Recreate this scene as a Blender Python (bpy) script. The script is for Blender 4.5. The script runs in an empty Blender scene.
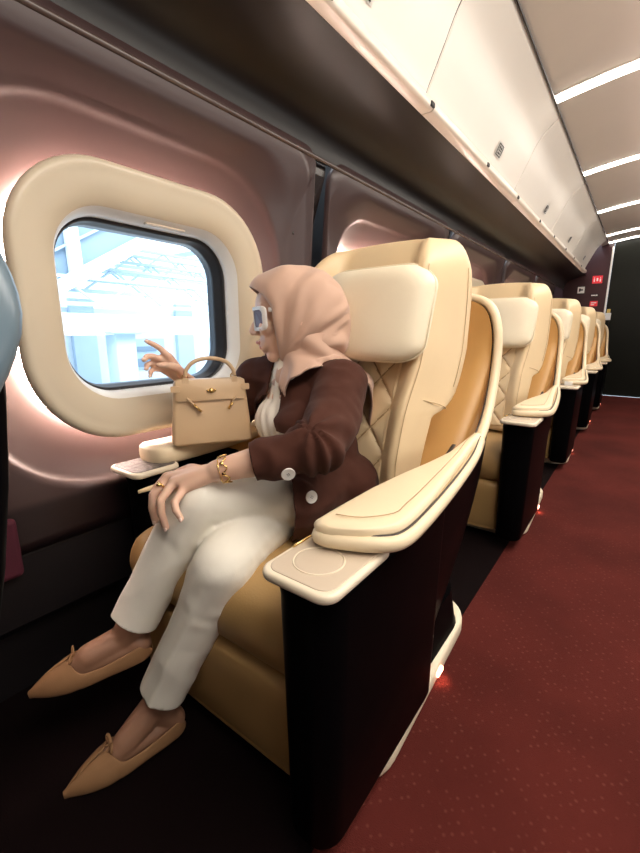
import bpy, bmesh, math, random
from mathutils import Vector, Matrix, noise
random.seed(7)
PI = math.pi
scn = bpy.context.scene
COL = scn.collection

# ------------------------------------------------------------------ materials
def mat(name, col, rough=.5, metal=0, coat=0, bump=None, vary=None, spec=.5, sheen=0, emis=None, alpha=1, trans=0, sss=0):
    m = bpy.data.materials.new(name); m.use_nodes = True
    nt = m.node_tree; b = nt.nodes['Principled BSDF']
    b.inputs['Base Color'].default_value = (*col, 1)
    b.inputs['Roughness'].default_value = rough
    b.inputs['Metallic'].default_value = metal
    b.inputs['Coat Weight'].default_value = coat
    b.inputs['Coat Roughness'].default_value = .08
    b.inputs['Specular IOR Level'].default_value = spec
    b.inputs['Sheen Weight'].default_value = sheen
    b.inputs['Transmission Weight'].default_value = trans
    b.inputs['Alpha'].default_value = alpha
    if sss:
        b.inputs['Subsurface Weight'].default_value = sss
        b.inputs['Subsurface Radius'].default_value = (.01, .004, .002)
        b.inputs['Subsurface Scale'].default_value = .6
    if emis:
        b.inputs['Emission Color'].default_value = (*emis[0], 1)
        b.inputs['Emission Strength'].default_value = emis[1]
    tc = nt.nodes.new('ShaderNodeTexCoord')
    if vary:                                     # (scale, amount): soft tonal variation
        n = nt.nodes.new('ShaderNodeTexNoise'); n.inputs['Scale'].default_value = vary[0]; n.inputs['Detail'].default_value = 4
        nt.links.new(tc.outputs['Object'], n.inputs['Vector'])
        mx = nt.nodes.new('ShaderNodeMix'); mx.data_type = 'RGBA'
        k = vary[1]
        mx.inputs[6].default_value = (*[c*(1-k) for c in col], 1)
        mx.inputs[7].default_value = (*[min(1, c*(1+k)) for c in col], 1)
        nt.links.new(n.outputs['Fac'], mx.inputs[0]); nt.links.new(mx.outputs[2], b.inputs['Base Color'])
    if bump:                                     # (scale, strength, distance)
        n = nt.nodes.new('ShaderNodeTexNoise'); n.inputs['Scale'].default_value = bump[0]; n.inputs['Detail'].default_value = 5
        nt.links.new(tc.outputs['Object'], n.inputs['Vector'])
        bp = nt.nodes.new('ShaderNodeBump'); bp.inputs['Strength'].default_value = bump[1]
        bp.inputs['Distance'].default_value = bump[2] if len(bump) > 2 else .002
        nt.links.new(n.outputs['Fac'], bp.inputs['Height']); nt.links.new(bp.outputs['Normal'], b.inputs['Normal'])
    return m

M = {}
M['leather'] = mat('cream leather', (.78, .595, .36), .42, bump=(260, .12), vary=(9, .06))
M['leather_pale'] = mat('pale cream leather', (.86, .76, .57), .45, bump=(260, .1), vary=(9, .04))
M['leather_rim'] = mat('light leather', (.80, .655, .445), .40, bump=(260, .1), vary=(9, .05))
M['leather_tan'] = mat('tan leather', (.58, .33, .11), .42, bump=(260, .12), vary=(9, .08))
M['leather_brown'] = mat('brown leather', (.40, .245, .095), .45, bump=(200, .15), vary=(7, .12))
M['piping'] = mat('dark piping', (.03, .02, .014), .5)
M['leather_groove'] = mat('stitched groove', (.42, .27, .13), .55, vary=(30, .06))
M['stitch'] = mat('stitching', (.50, .35, .19), .7)
M['gloss_black'] = mat('black lacquer', (.0022, .002, .0024), .3, coat=0, vary=(3, .1), spec=.015)
M['shell_reflection'] = mat('shell with painted reflection', (.13, .19, .235), .28, vary=(5, .1))  # blue grey stands in for window reflection on a black shell
M['matt_black'] = mat('matt black', (.006, .005, .006), .6, vary=(5, .2))
M['tray'] = mat('greige tray', (.58, .48, .37), .38, vary=(12, .05))
M['tray_edge'] = mat('pale tray edge', (.80, .70, .54), .3, vary=(12, .05))
M['smoke'] = mat('dark patterned insert', (.11, .09, .08), .45, coat=.0, bump=(60, 1, .01), vary=(70, 1.0))
M['gold'] = mat('brass', (.83, .58, .23), .22, metal=1, vary=(30, .05))
M['wall'] = mat('mauve brown wall panel', (.056, .032, .031), .38, coat=.10, bump=(500, .06), vary=(2, .08))
M['wall_shade'] = mat('shade-painted lower wall', (.005, .003, .004), .55, vary=(4, .2))  # shade low on the wall is painted into this near-black colour
M['wall_panel_shade'] = mat('shade-painted lower wall panel', (.022, .011, .012), .4, coat=.1, vary=(2, .1))  # panel tone with the low shade painted in
M['frame'] = mat('cream window frame', (.60, .515, .385), .32, vary=(4, .04))
M['frame_white'] = mat('white window reveal', (.86, .85, .82), .35, vary=(4, .02))
M['rubber'] = mat('black rubber', (.008, .008, .012), .4, vary=(20, .2))
M['rail'] = mat('brown rail', (.085, .058, .05), .25, coat=.3, vary=(10, .1))
M['trim'] = mat('dark trim', (.02, .014, .013), .22, coat=.3, vary=(10, .1))
M['under'] = mat('dark underside', (.006, .0042, .004), .34, vary=(3, .15), spec=.4)
M['bin'] = mat('ivory bin', (.82, .765, .69), .38, vary=(3, .03))
M['bin_rail'] = mat('white bin rail', (.84, .76, .65), .28, vary=(3, .03))
M['ceiling'] = mat('warm grey ceiling', (.70, .635, .565), .55, vary=(3, .04))
M['maroon'] = mat('maroon panel', (.035, .005, .008), .35, vary=(3, .1))
M['maroon_cloth'] = mat('maroon cloth', (.07, .006, .018), .8, vary=(30, .15))
M['door'] = mat('dark door', (.006, .0065, .004), .4, vary=(2, .25), spec=.2)
M['white'] = mat('white plastic', (.85, .83, .8), .4, vary=(30, .03))
M['sign_red'] = mat('red sign', (.62, .02, .03), .4, emis=((.8, .03, .05), .25), vary=(30, .05))
M['sign_ink'] = mat('dark print', (.03, .03, .03), .6, vary=(30, .1))
M['sign_yellow'] = mat('yellow sign', (.7, .5, .12), .4, vary=(30, .1))
M['light'] = mat('lamp diffuser', (1, .97, .92), .5, emis=((1, .93, .84), 9))
M['halo'] = mat('halo light', (1, .8, .75), .5, emis=((1, .76, .66), 62))
M['foot'] = mat('foot lamp', (1, .5, .35), .5, emis=((1, .4, .28), 3.5))

def glass_mat():
    m = bpy.data.materials.new('window glass'); m.use_nodes = True
    nt = m.node_tree; nt.nodes.clear()
    o = nt.nodes.new('ShaderNodeOutputMaterial'); t = nt.nodes.new('ShaderNodeBsdfTransparent')
    g = nt.nodes.new('ShaderNodeBsdfGlossy'); g.inputs['Roughness'].default_value = .02
    fr = nt.nodes.new('ShaderNodeFresnel'); fr.inputs['IOR'].default_value = 1.25
    t.inputs['Color'].default_value = (.95, .98, 1, 1)
    mx = nt.nodes.new('ShaderNodeMixShader')
    nt.links.new(fr.outputs[0], mx.inputs[0]); nt.links.new(t.outputs[0], mx.inputs[1]); nt.links.new(g.outputs[0], mx.inputs[2])
    nt.links.new(mx.outputs[0], o.inputs[0]); return m
M['glass'] = glass_mat()

def carpet_mat():
    m = mat('red carpet', (.15, .017, .014), .95, spec=.12)
    nt = m.node_tree; b = nt.nodes['Principled BSDF']
    tc = nt.nodes.new('ShaderNodeTexCoord')
    mp = nt.nodes.new('ShaderNodeMapping'); mp.inputs['Scale'].default_value = (54, 54, 54); mp.inputs['Rotation'].default_value = (0, 0, .785)
    nt.links.new(tc.outputs['Object'], mp.inputs['Vector'])
    v = nt.nodes.new('ShaderNodeTexVoronoi'); v.inputs['Scale'].default_value = 1; v.inputs['Randomness'].default_value = .35
    nt.links.new(mp.outputs[0], v.inputs['Vector'])
    r = nt.nodes.new('ShaderNodeValToRGB'); e = r.color_ramp.elements
    e[0].position = .05; e[0].color = (.125, .036, .027, 1); e[1].position = .24; e[1].color = (.085, .0150, .0115, 1)
    nt.links.new(v.outputs['Distance'], r.inputs[0])
    n = nt.nodes.new('ShaderNodeTexNoise'); n.inputs['Scale'].default_value = 2.2; n.inputs['Detail'].default_value = 8
    nt.links.new(tc.outputs['Object'], n.inputs['Vector'])
    mr = nt.nodes.new('ShaderNodeMapRange'); mr.inputs[1].default_value = .3; mr.inputs[2].default_value = .7; mr.inputs[3].default_value = .7; mr.inputs[4].default_value = 1.25
    nt.links.new(n.outputs['Fac'], mr.inputs[0])
    mx = nt.nodes.new('ShaderNodeMix'); mx.data_type = 'RGBA'; mx.blend_type = 'MULTIPLY'; mx.inputs[0].default_value = 1
    nt.links.new(r.outputs[0], mx.inputs[6]); nt.links.new(mr.outputs[0], mx.inputs[7]); nt.links.new(mx.outputs[2], b.inputs['Base Color'])
    f = nt.nodes.new('ShaderNodeTexNoise'); f.inputs['Scale'].default_value = 420; f.inputs['Detail'].default_value = 3
    nt.links.new(tc.outputs['Object'], f.inputs['Vector'])
    bp = nt.nodes.new('ShaderNodeBump'); bp.inputs['Strength'].default_value = .5; bp.inputs['Distance'].default_value = .004
    nt.links.new(f.outputs['Fac'], bp.inputs['Height']); nt.links.new(bp.outputs['Normal'], b.inputs['Normal'])
    return m
M['carpet'] = carpet_mat()
M['carpet_shade'] = mat('footwell carpet in painted shade', (.004, .0012, .0014), .95, bump=(420, .4, .004), vary=(6, .25), spec=.1)  # near-black colour stands in for shade under the seats

# ------------------------------------------------------------------ mesh helpers
def link(o, parent=None):
    COL.objects.link(o)
    if parent is not None: o.parent = parent
    return o

def mesh(name, verts, faces, m, parent=None, smooth=True, subsurf=0, bevel=None, solid=None, merge=False, recalc=True, angle=None):
    me = bpy.data.meshes.new(name)
    me.from_pydata([tuple(v) for v in verts], [], faces)
    bm = bmesh.new(); bm.from_mesh(me)
    if merge: bmesh.ops.remove_doubles(bm, verts=bm.verts, dist=1e-5)
    if recalc: bmesh.ops.recalc_face_normals(bm, faces=bm.faces)
    bm.to_mesh(me); bm.free()
    return finish(name, me, m, parent, smooth, subsurf, bevel, solid, angle)

def finish(name, me, m, parent=None, smooth=True, subsurf=0, bevel=None, solid=None, angle=None):
    if smooth: me.shade_smooth()
    if m is not None: me.materials.append(m)
    o = bpy.data.objects.new(name, me); link(o, parent)
    if solid:
        s = o.modifiers.new('thick', 'SOLIDIFY'); s.thickness = solid; s.offset = 0
    if bevel:
        bv = o.modifiers.new('bevel', 'BEVEL'); bv.width = bevel[0]; bv.segments = bevel[1]; bv.limit_method = 'ANGLE'; bv.angle_limit = .6; bv.harden_normals = False
    if subsurf:
        s = o.modifiers.new('sub', 'SUBSURF'); s.levels = subsurf; s.render_levels = subsurf
    if angle and smooth:
        me.set_sharp_from_angle(angle=angle)
    return o

class MB:
    """collects geometry that belongs to ONE mesh"""
    def __init__(s): s.v = []; s.f = []
    def add(s, vs, fs):
        k = len(s.v); s.v += [tuple(v) for v in vs]; s.f += [tuple(i+k for i in f) for f in fs]; return s
    def build(s, name, m, parent=None, **kw): return mesh(name, s.v, s.f, m, parent, **kw)

def loft(rings, closed=True, cap0=False, cap1=False):
    """rings: list of equal-length point lists -> verts, faces"""
    n = len(rings[0]); vs = [p for r in rings for p in r]; fs = []
    for i in range(len(rings)-1):
        for j in range(n if closed else n-1):
            a = i*n+j; b = i*n+(j+1) % n
            fs.append((a, b, b+n, a+n))
    if cap0: fs.append(tuple(range(n-1, -1, -1)))
    if cap1: fs.append(tuple(range((len(rings)-1)*n, len(rings)*n)))
    return vs, fs

def rrect(hw, hh, r, n=8):
    """rounded rectangle outline, counter-clockwise, 4*(n+1) points"""
    r = min(r, hw, hh); pts = []
    for cx, cy, a0 in ((hw-r, hh-r, 0), (-hw+r, hh-r, PI/2), (-hw+r, -hh+r, PI), (hw-r, -hh+r, 1.5*PI)):
        for i in range(n+1):
            a = a0+PI/2*i/n; pts.append((cx+r*math.cos(a), cy+r*math.sin(a)))
    return pts

def catmull(pts, n, closed=False):
    P = [Vector(p) for p in pts]; out = []; N = len(P)
    segs = N if closed else N-1
    for i in range(segs):
        g = (lambda k: P[k % N]) if closed else (lambda k: P[max(0, min(N-1, k))])
        p0, p1, p2, p3 = g(i-1), g(i), g(i+1), g(i+2)
        for j in range(n):
            t = j/n
            out.append(.5*((2*p1)+(p2-p0)*t+(2*p0-5*p1+4*p2-p3)*t*t+(3*p1-p0-3*p2+p3)*t**3))
    if not closed: out.append(P[-1].copy())
    return out

def lerp(a, b, t): return a+(b-a)*t
def interp(tab, x):
    """piecewise smooth table lookup [(x, y...)]"""
    if x <= tab[0][0]: return tab[0][1]
    for (x0, y0), (x1, y1) in zip(tab, tab[1:]):
        if x <= x1:
            return lerp(y0, y1, (x-x0)/(x1-x0))
    return tab[-1][1]
def sm(a, b, x):
    t = max(0, min(1, (x-a)/(b-a))); return t*t*(3-2*t)

def tube(path, rad, n=12, caps=True, flat=None, closed=False, up=Vector((0, 0, 1))):
    """swept circle/ellipse; rad number or list; flat=(a,b) scales along side/up"""
    P = [Vector(p) for p in path]; rings = []
    N = len(P); prev = None
    for i, p in enumerate(P):
        if closed: t = P[(i+1) % N]-P[i-1]
        else: t = P[min(N-1, i+1)]-P[max(0, i-1)]
        t.normalize()
        if prev is None:
            s = t.cross(up)
            if s.length < 1e-4: s = t.cross(Vector((1, 0, 0)))
        else: s = prev-t*prev.dot(t)
        s.normalize(); prev = s.copy(); w = s.cross(t)
        r = rad[i] if isinstance(rad, (list, tuple)) else rad
        fa, fb = flat or (1, 1)
        rings.append([p+s*(r*fa*math.cos(2*PI*k/n))+w*(r*fb*math.sin(2*PI*k/n)) for k in range(n)])
    if closed: rings.append(rings[0])
    return loft(rings, True, caps and not closed, caps and not closed)

def boxv(x0, x1, y0, y1, z0, z1):
    vs = [(x, y, z) for x in (x0, x1) for y in (y0, y1) for z in (z0, z1)]
    return vs, [(0, 1, 3, 2), (4, 6, 7, 5), (0, 4, 5, 1), (2, 3, 7, 6), (0, 2, 6, 4), (1, 5, 7, 3)]
def box(name, x0, x1, y0, y1, z0, z1, m, parent=None, bevel=None, **kw):
    vs, fs = boxv(x0, x1, y0, y1, z0, z1)
    return mesh(name, vs, fs, m, parent, bevel=bevel, angle=.6, **kw)

def plate(outline, z0, z1, r=.006, n=3):
    """horizontal slab with rounded rims from a 2-D outline"""
    c = Vector((sum(p[0] for p in outline)/len(outline), sum(p[1] for p in outline)/len(outline)))
    def inset(d):
        out = []; N = len(outline)
        for i in range(N):
            a = Vector(outline[i-1]); b = Vector(outline[i]); e = Vector(outline[(i+1) % N])
            t = (e-a)
            if t.length < 1e-9: t = b-c; t = Vector((-t.y, t.x))
            t.normalize(); nrm = Vector((-t.y, t.x))
            if nrm.dot(c-b) < 0: nrm = -nrm
            out.append(b+nrm*d)
        return out
    rings = []
    for i in range(n+1):
        a = PI/2*i/n; o = inset(r*(1-math.sin(a))); rings.append([(p.x, p.y, z0+r*(1-math.cos(a))) for p in o])
    for i in range(n+1):
        a = PI/2*i/n; o = inset(r*(1-math.cos(a))); rings.append([(p.x, p.y, z1-r*(1-math.sin(a))) for p in o])
    o = inset(r+.004); rings.append([(p.x, p.y, z1) for p in o])
    return loft(rings, True, True, True)

def tag(o, label=None, cat=None, group=None, kind=None):
    if label: o['label'] = label
    if cat: o['category'] = cat
    if group: o['group'] = group
    if kind: o['kind'] = kind
    return o
def empty(name, loc=(0, 0, 0), rz=0):
    o = bpy.data.objects.new(name, None); o.empty_display_size = .1; COL.objects.link(o)
    o.location = loc; o.rotation_euler = (0, 0, rz); return o
def copy_tree(o, parent=None):
    c = o.copy(); COL.objects.link(c)
    if parent is not None: c.parent = parent
    for ch in list(o.children): copy_tree(ch, c)
    return c
def struct(o): o['kind'] = 'structure'; return o

# ------------------------------------------------------------------ camera
cam = bpy.data.cameras.new('camera'); co = bpy.data.objects.new('camera', cam); COL.objects.link(co)
cam.sensor_fit = 'HORIZONTAL'; cam.sensor_width = 36; cam.lens = 420/640*36; cam.clip_start = .02; cam.clip_end = 200
co.location = (0, 0, .878); co.rotation_euler = (math.radians(90-12.644), 0, math.radians(36.857))
scn.camera = co
# ------------------------------------------------------------------ the carriage
PITCH = 1.3
Y0, Y1 = -1.6, 7.2
WC_Y, WC_Z = .7125, .94            # window centre of the first row
def yz(o, x): return [(x, WC_Y+p[0], WC_Z+p[1]) for p in o]

def wall_x(z):                      # section of the wall panel above the windows: leans inwards towards the top
    return -1.07+.075*sm(1.22, 1.5, z)

def wall_shaded_below():  # shade on the wall below the recess is mixed into the colour
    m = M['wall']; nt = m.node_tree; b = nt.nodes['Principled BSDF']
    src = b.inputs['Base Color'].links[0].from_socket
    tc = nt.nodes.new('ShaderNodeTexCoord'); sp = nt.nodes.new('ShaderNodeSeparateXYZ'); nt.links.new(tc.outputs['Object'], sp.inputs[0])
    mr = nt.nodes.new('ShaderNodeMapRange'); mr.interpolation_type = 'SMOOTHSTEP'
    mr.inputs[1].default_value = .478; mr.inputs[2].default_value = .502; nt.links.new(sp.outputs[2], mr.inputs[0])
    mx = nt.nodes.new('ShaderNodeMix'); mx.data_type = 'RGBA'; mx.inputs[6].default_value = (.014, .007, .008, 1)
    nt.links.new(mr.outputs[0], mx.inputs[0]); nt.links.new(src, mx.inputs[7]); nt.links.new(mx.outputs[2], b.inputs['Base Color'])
    return m
def wall_module():
    N = 12; rings = []
    for hw, hh, r, x in ((.33, .29, .18, -1.15), (.36, .325, .2, -1.147), (.39, .355, .22, -1.139), (.43, .395, .245, -1.118), (.457, .424, .262, -1.099), (.470, .437, .27, -1.089), (.4755, .4425, .273, -1.074), (.488, .455, .28, -1.07)):
        rings.append([(x, p[0], p[1]) for p in rrect(hw, hh, r, N)])
    for t in (.25, .5, .75, 1):
        a = rrect(.488, .455, .28, N); b = rrect(.602, .56, .07, N); ring = []
        for (ax, ay), (bx, by) in zip(a, b):
            y, z = lerp(ax, bx, t), lerp(ay, by, t); ring.append((wall_x(z+WC_Z), y, z))
        rings.append(ring)
    ring = [(x-.025, y, z) for x, y, z in rings[-1]]; rings.append(ring)
    return loft(rings)
wm = MB().add(*wall_module())
wall = MB()
for k in range(-1, 5):
    wall.add([(x, y+WC_Y+PITCH*k, z+WC_Z) for x, y, z in wm.v], wm.f)
struct(wall.build('wall_left', wall_shaded_below()))
# lower wall, backing behind the panel joints
lw = MB()
prof = [(-1.13, 0), (-1.13, .16), (-1.085, .2), (-1.08, .37), (-1.085, .385), (-1.12, .39)]
lw.add([(x, y, z) for y in (Y0, Y1) for x, z in prof], [(i, i+1, i+1+len(prof), i+len(prof)) for i in range(len(prof)-1)])
struct(lw.build('wall_left_lower', M['wall_shade'], smooth=False))
seam = MB()
for k in range(-2, 6):
    y = WC_Y+PITCH*(k+.5)
    pts = [(-1.092+(wall_x(z)+1.07), z) for z in (.36, .6, .9, 1.2, 1.28, 1.36, 1.44, 1.52)]
    seam.add([(x, yy, z) for yy in (y-.035, y+.035) for x, z in pts], [(i, i+1, i+1+len(pts), i+len(pts)) for i in range(len(pts)-1)])
struct(seam.build('trim_panel_joints', M['trim'], smooth=False))
# outer hull around the windows keeps daylight out of the joints
hull = MB(); yb = [Y0]+[WC_Y+PITCH*k+s*.28 for k in range(-1, 5) for s in (-1, 1)]+[Y1]
for i in range(len(yb)-1):
    a, b = yb[i], yb[i+1]
    if i % 2 == 0: hull.add(*boxv(-1.22, -1.19, a, b, 0, 2.3))
    else:
        hull.add(*boxv(-1.22, -1.19, a, b, 0, WC_Z-.24)); hull.add(*boxv(-1.22, -1.19, a, b, WC_Z+.24, 2.3))
struct(hull.build('wall_left_hull', M['matt_black'], smooth=False))

def window(k):
    N = 12; w = empty(f'window_{k+2}', (0, PITCH*k, 0)); struct(w)
    rings = []
    for hw, hh, r, x in ((.335, .30, .19, -1.115), (.352, .316, .205, -1.10), (.3655, .328, .215, -1.072), (.368, .3305, .218, -1.058), (.3645, .327, .215, -1.047),
                         (.352, .315, .205, -1.042), (.343, .306, .197, -1.0465), (.33, .293, .187, -1.047), (.30, .26, .16, -1.056), (.278, .238, .135, -1.066), (.272, .232, .13, -1.072)):
        rings.append(yz(rrect(hw, hh, r, N), x))
    vs, fs = loft(rings); mesh('window_frame', vs, fs, M['frame'], w)
    rings = [yz(rrect(hw, hh, r, N), x) for hw, hh, r, x in ((.273, .233, .13, -1.0715), (.268, .228, .126, -1.077), (.258, .217, .116, -1.105), (.255, .214, .112, -1.118), (.27, .23, .12, -1.13))]
    vs, fs = loft(rings); mesh('window_reveal', vs, fs, M['frame_white'], w)
    rings = [yz(rrect(hw, hh, r, N), x) for hw, hh, r, x in ((.262, .222, .115, -1.118), (.252, .211, .108, -1.119), (.247, .206, .103, -1.128), (.246, .205, .102, -1.150), (.243, .202, .10, -1.156), (.243, .202, .10, -1.19), (.29, .25, .12, -1.192))]
    vs, fs = loft(rings); mesh('rubber_seal', vs, fs, M['rubber'], w)
    o = rrect(.246, .205, .1, N)
    mesh('window_pane', yz(o, -1.165), [tuple(range(len(o)))], M['glass'], w, smooth=False)
    s = MB(); s.add(*boxv(-1.098, -1.083, WC_Y-.03, WC_Y+.09, WC_Z+.2165, WC_Z+.2225))
    s.build('blind_slot', M['tray'], w, bevel=(.002, 2))
    # warm halo lamp strip hidden behind the raised frame
    h = MB(); path = [Vector(p) for p in yz(rrect(.345, .31, .195, N), -1.134)]
    h.add(*tube(path, .007, 8, closed=True)); h.build('halo_light_strip', M['halo'], w)
    for zz in (.285, -.30):           # coat hook button on the panel beside the window
        pass
    hk = MB(); hk.add(*tube([(-1.071, WC_Y+.545, WC_Z+.29), (-1.062, WC_Y+.545, WC_Z+.29)], .006, 12)); hk.add(*boxv(-1.071, -1.065, WC_Y+.541, WC_Y+.549, WC_Z+.24, WC_Z+.285))
    hk.build('coat_hook', M['trim'], w)
for k in range(-1, 5): window(k)

# rail between wall and dark underside of the bins
t = MB(); t.add(*tube([(-.998, y, 1.477) for y in (Y0, 0, 2, 4, Y1)], .0075, 12))
struct(t.build('trim_rail', M['rail']))
prof = catmull([(-1.0, 1.485, 0), (-.985, 1.545, 0), (-.94, 1.595, 0), (-.86, 1.63, 0), (-.735, 1.66, 0)], 5)
u = MB(); u.add([(p.x, y, p.y) for y in (Y0, Y1) for p in prof], [(i, i+1, i+1+len(prof), i+len(prof)) for i in range(len(prof)-1)])
struct(u.build('trim_bin_underside', M['under']))

# overhead bins: one thing per bin, door and rail and latch
front = catmull([(-.738, 1.688, 0), (-.724, 1.706, 0), (-.712, 1.735, 0), (-.667, 1.832, 0), (-.612, 1.944, 0), (-.52, 2.035, 0)], 6)
def make_bin():
    b = empty('overhead_bin')
    L0, L1 = .004, PITCH-.004
    n = len(front); d = MB(); ys = [L0, L0+.004, L1-.004, L1]
    rings = []
    for j, y in enumerate(ys):
        off = .006 if j in (0, 3) else 0
        rings.append([(p.x-off, y, p.y) for p in front])
    vs, fs = loft(rings, closed=False); d.add(vs, fs)
    d.build('bin_door', M['bin'], b, angle=.7)
    rl = MB(); o = [(p[0]-.722, p[1]+1.662) for p in rrect(.027, .0185, .014, 5)]
    rl.add(*loft([[(x, y, z) for x, z in o] for y in (L0, L1)], True, True, True)); rl.build('bin_rail', M['bin_rail'], b, angle=.7)
    for yy in (.65, 1.27):
        l = MB(); l.add(*boxv(-.704, -.690, yy, yy+.03, 1.650, 1.666)); l.build('latch', M['sign_ink'], b, bevel=(.003, 2))
    return b
def label_plate(parent, y, size):
    p = Vector((-.667, 0, 1.832)); q = Vector((-.712, 0, 1.735)); up = (p-q).normalized(); nrm = Vector((up.z, 0, -up.x))
    c = lerp(q, p, .35)+nrm*.002
    def quad(mb, y0, y1, a, b_, off): mb.add([c+nrm*off+Vector((0, y+(yy-y)*1.9, 0))+up*s for yy, s in ((y0, a), (y1, a), (y1, b_), (y0, b_))], [(0, 1, 2, 3)])
    s = MB(); quad(s, y, y+size, -size*.6, size*.6, .001); o = s.build('number_sticker', M['white'], parent, smooth=False)
    i = MB(); e = size
    for y0, y1, a, b_ in ((.12, .88, -.5, -.42), (.12, .88, .42, .5), (.12, .2, -.5, .5), (.8, .88, -.5, .5), (.3, .7, -.3, -.2), (.3, .7, -.05, .02), (.3, .45, .12, .3), (.55, .7, .12, .3)):
        quad(i, y+y0*e, y+y1*e, a*e, b_*e, .002)
    i.build('sticker_print', M['sign_ink'], o, smooth=False)
bk_ = MB(); bk_.add([(p.x-.012, y, p.y) for y in (Y0, 6.8) for p in front], [(i, i+1, i+1+len(front), i+len(front)) for i in range(len(front)-1)]); struct(bk_.build('trim_bin_carcass', M['trim'], None))
bin0 = make_bin()
pos = {-2: 'cream overhead bin nearest above the camera at the top of the photo', -1: 'cream overhead bin nearest the camera, just above the top edge of the photo', 0: 'cream overhead bin above the woman with door seam at photo top',
       1: 'cream overhead bin with square sticker, second from the photo top', 2: 'cream overhead bin above the third seat with small sticker', 3: 'cream overhead bin fourth from the photo top, before the last one', 4: 'cream overhead bin farthest down the carriage by the end wall'}
for k in range(-1, 5):
    b = bin0 if k == -1 else copy_tree(bin0)
    b.location = (0, 1.6+PITCH*(k-1), 0)
    tag(b, pos[k], 'overhead bin', 'overhead bins along the window side')
    label_plate(b, .78, .05 if k < 2 else .035)
cap = MB(); cap.add(*loft([[(p.x, y, p.y) for p in front]+[(-1.0, y, 2.05), (-1.0, y, 1.66)] for y in (6.805, 6.825)], True, True, True))
o = cap.build('overhead_bin_end_panel', M['bin'], None, angle=.5); struct(o); o.name = 'trim_bin_end'

# ceiling
cp = catmull([(-.60, 2.02, 0), (-.512, 2.046, 0), (-.36, 2.072, 0), (-.18, 2.095, 0), (.2, 2.125, 0), (.7, 2.13, 0), (1.2, 2.08, 0), (1.5, 2.0, 0)], 4)
c = MB(); c.add([(p.x, y, p.y) for y in (Y0, Y1) for p in cp], [(i, i+1, i+1+len(cp), i+len(cp)) for i in range(len(cp)-1)])
struct(c.build('ceiling', M['ceiling']))
g = MB(); g.add(*tube([(-.517, y, 2.036) for y in (Y0, 2, 4, Y1)], .007, 8)); struct(g.build('trim_ceiling_gap', M['trim']))
lines = ['second', 'third', 'fourth', 'farthest']
def make_light():
    l = empty('ceiling_light')
    q = [p for p in cp if -.515 < p.x < .9]
    for nm, hw, dz, m in (('frame', .048, -.004, M['ceiling']), ('diffuser', .037, -.009, M['light'])):
        rings = [[(p.x, -hw, p.y+.004), (p.x, -hw, p.y+dz), (p.x, hw, p.y+dz), (p.x, hw, p.y+.004)] for p in q]
        vs, fs = loft(rings, True, True, True); mesh(nm, vs, fs, m, l, smooth=False)
    return l
light0 = make_light()
ltxt = {-1: None, 0: None, 1: None, 2: 'bright ceiling light strip nearest the camera, crossing at the top right', 3: 'second bright ceiling light strip from the top right corner',
        4: 'third bright ceiling light strip from the top right corner', 5: 'fourth bright ceiling light strip, next before the end wall', 6: 'farthest ceiling light strip right above the end door'}
first = True
for k in range(-1, 6):
    y = 2.70+PITCH*(k-2)
    l = light0 if first else copy_tree(light0)
    first = False; l.location = (0, y, 0)
    tag(l, ltxt.get(k) or ('ceiling light strip overhead near the camera, beyond the top edge of the photo'), 'ceiling light', 'light strips across the ceiling')
l = copy_tree(light0); l.location = (0, 7.12, 0); tag(l, ltxt[6], 'ceiling light', 'light strips across the ceiling')

# floor, right wall, end walls
f = MB(); f.add([(-.34, Y0, 0), (1.5, Y0, 0), (1.5, Y1, 0), (-.34, Y1, 0)], [(0, 1, 2, 3)]); struct(f.build('floor', M['carpet'], smooth=False))
f = MB(); f.add([(-1.2, Y0, 0), (-.34, Y0, 0), (-.34, Y1, 0), (-1.2, Y1, 0)], [(0, 1, 2, 3)]); struct(f.build('floor_footwell', M['carpet_shade'], smooth=False))
struct(box('wall_right', 1.5, 1.53, Y0, Y1, 0, 2.05, M['wall'])); struct(box('wall_front', -1.2, 1.5, Y0-.03, Y0, 0, 2.3, M['wall_shade']))
struct(box('wall_end', -1.2, -.455, Y1, Y1+.05, 0, 2.3, M['maroon'])); struct(box('wall_end_right', .55, 1.5, Y1, Y1+.05, 0, 2.3, M['maroon']))
struct(box('trim_end', -.47, -.45, Y1-.012, Y1, 0, 2.0, M['bin']))
d = struct(box('door_1', -.45, .55, Y1+.02, Y1+.06, 0, 2.2, M['door'])); box('door_handle', -.40, -.385, Y1-.005, Y1+.02, .9, 1.15, M['trim'], d, bevel=(.003, 2))
# small signs at the end of the carriage
def sign(name, x0, x1, z0, z1, m, label, marks, ink):
    s = box(name, x0, x1, Y1-.03, Y1-.014, z0, z1, m); tag(s, label, 'sign')
    i = MB()
    for a, b_, c_, d_ in marks: i.add(*boxv(lerp(x0, x1, a), lerp(x0, x1, b_), Y1-.033, Y1-.0305, lerp(z0, z1, c_), lerp(z0, z1, d_)))
    i.build('sign_print', ink, s, smooth=False); return s
sign('safety_sign', -.653, -.536, 1.537, 1.637, M['sign_red'], 'larger red sign with white pictograms under the bin end', [(.14, .26, .22, .58), (.17, .23, .64, .78), (.42, .58, .3, .7), (.74, .86, .22, .58), (.77, .83, .64, .78)], M['white'])
sign('safety_sign', -.648, -.557, 1.234, 1.304, M['sign_red'], 'small red sign lowest on the maroon end panel', [(.15, .85, .55, .75), (.15, .6, .2, .4)], M['white'])
sign('notice_plate', -.647, -.561, 1.361, 1.398, M['trim'], 'thin dark plate with pale lettering between the red signs', [(.08, .2, .3, .7), (.26, .4, .3, .7), (.46, .62, .3, .7), (.68, .9, .3, .7)], M['white'])
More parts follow.
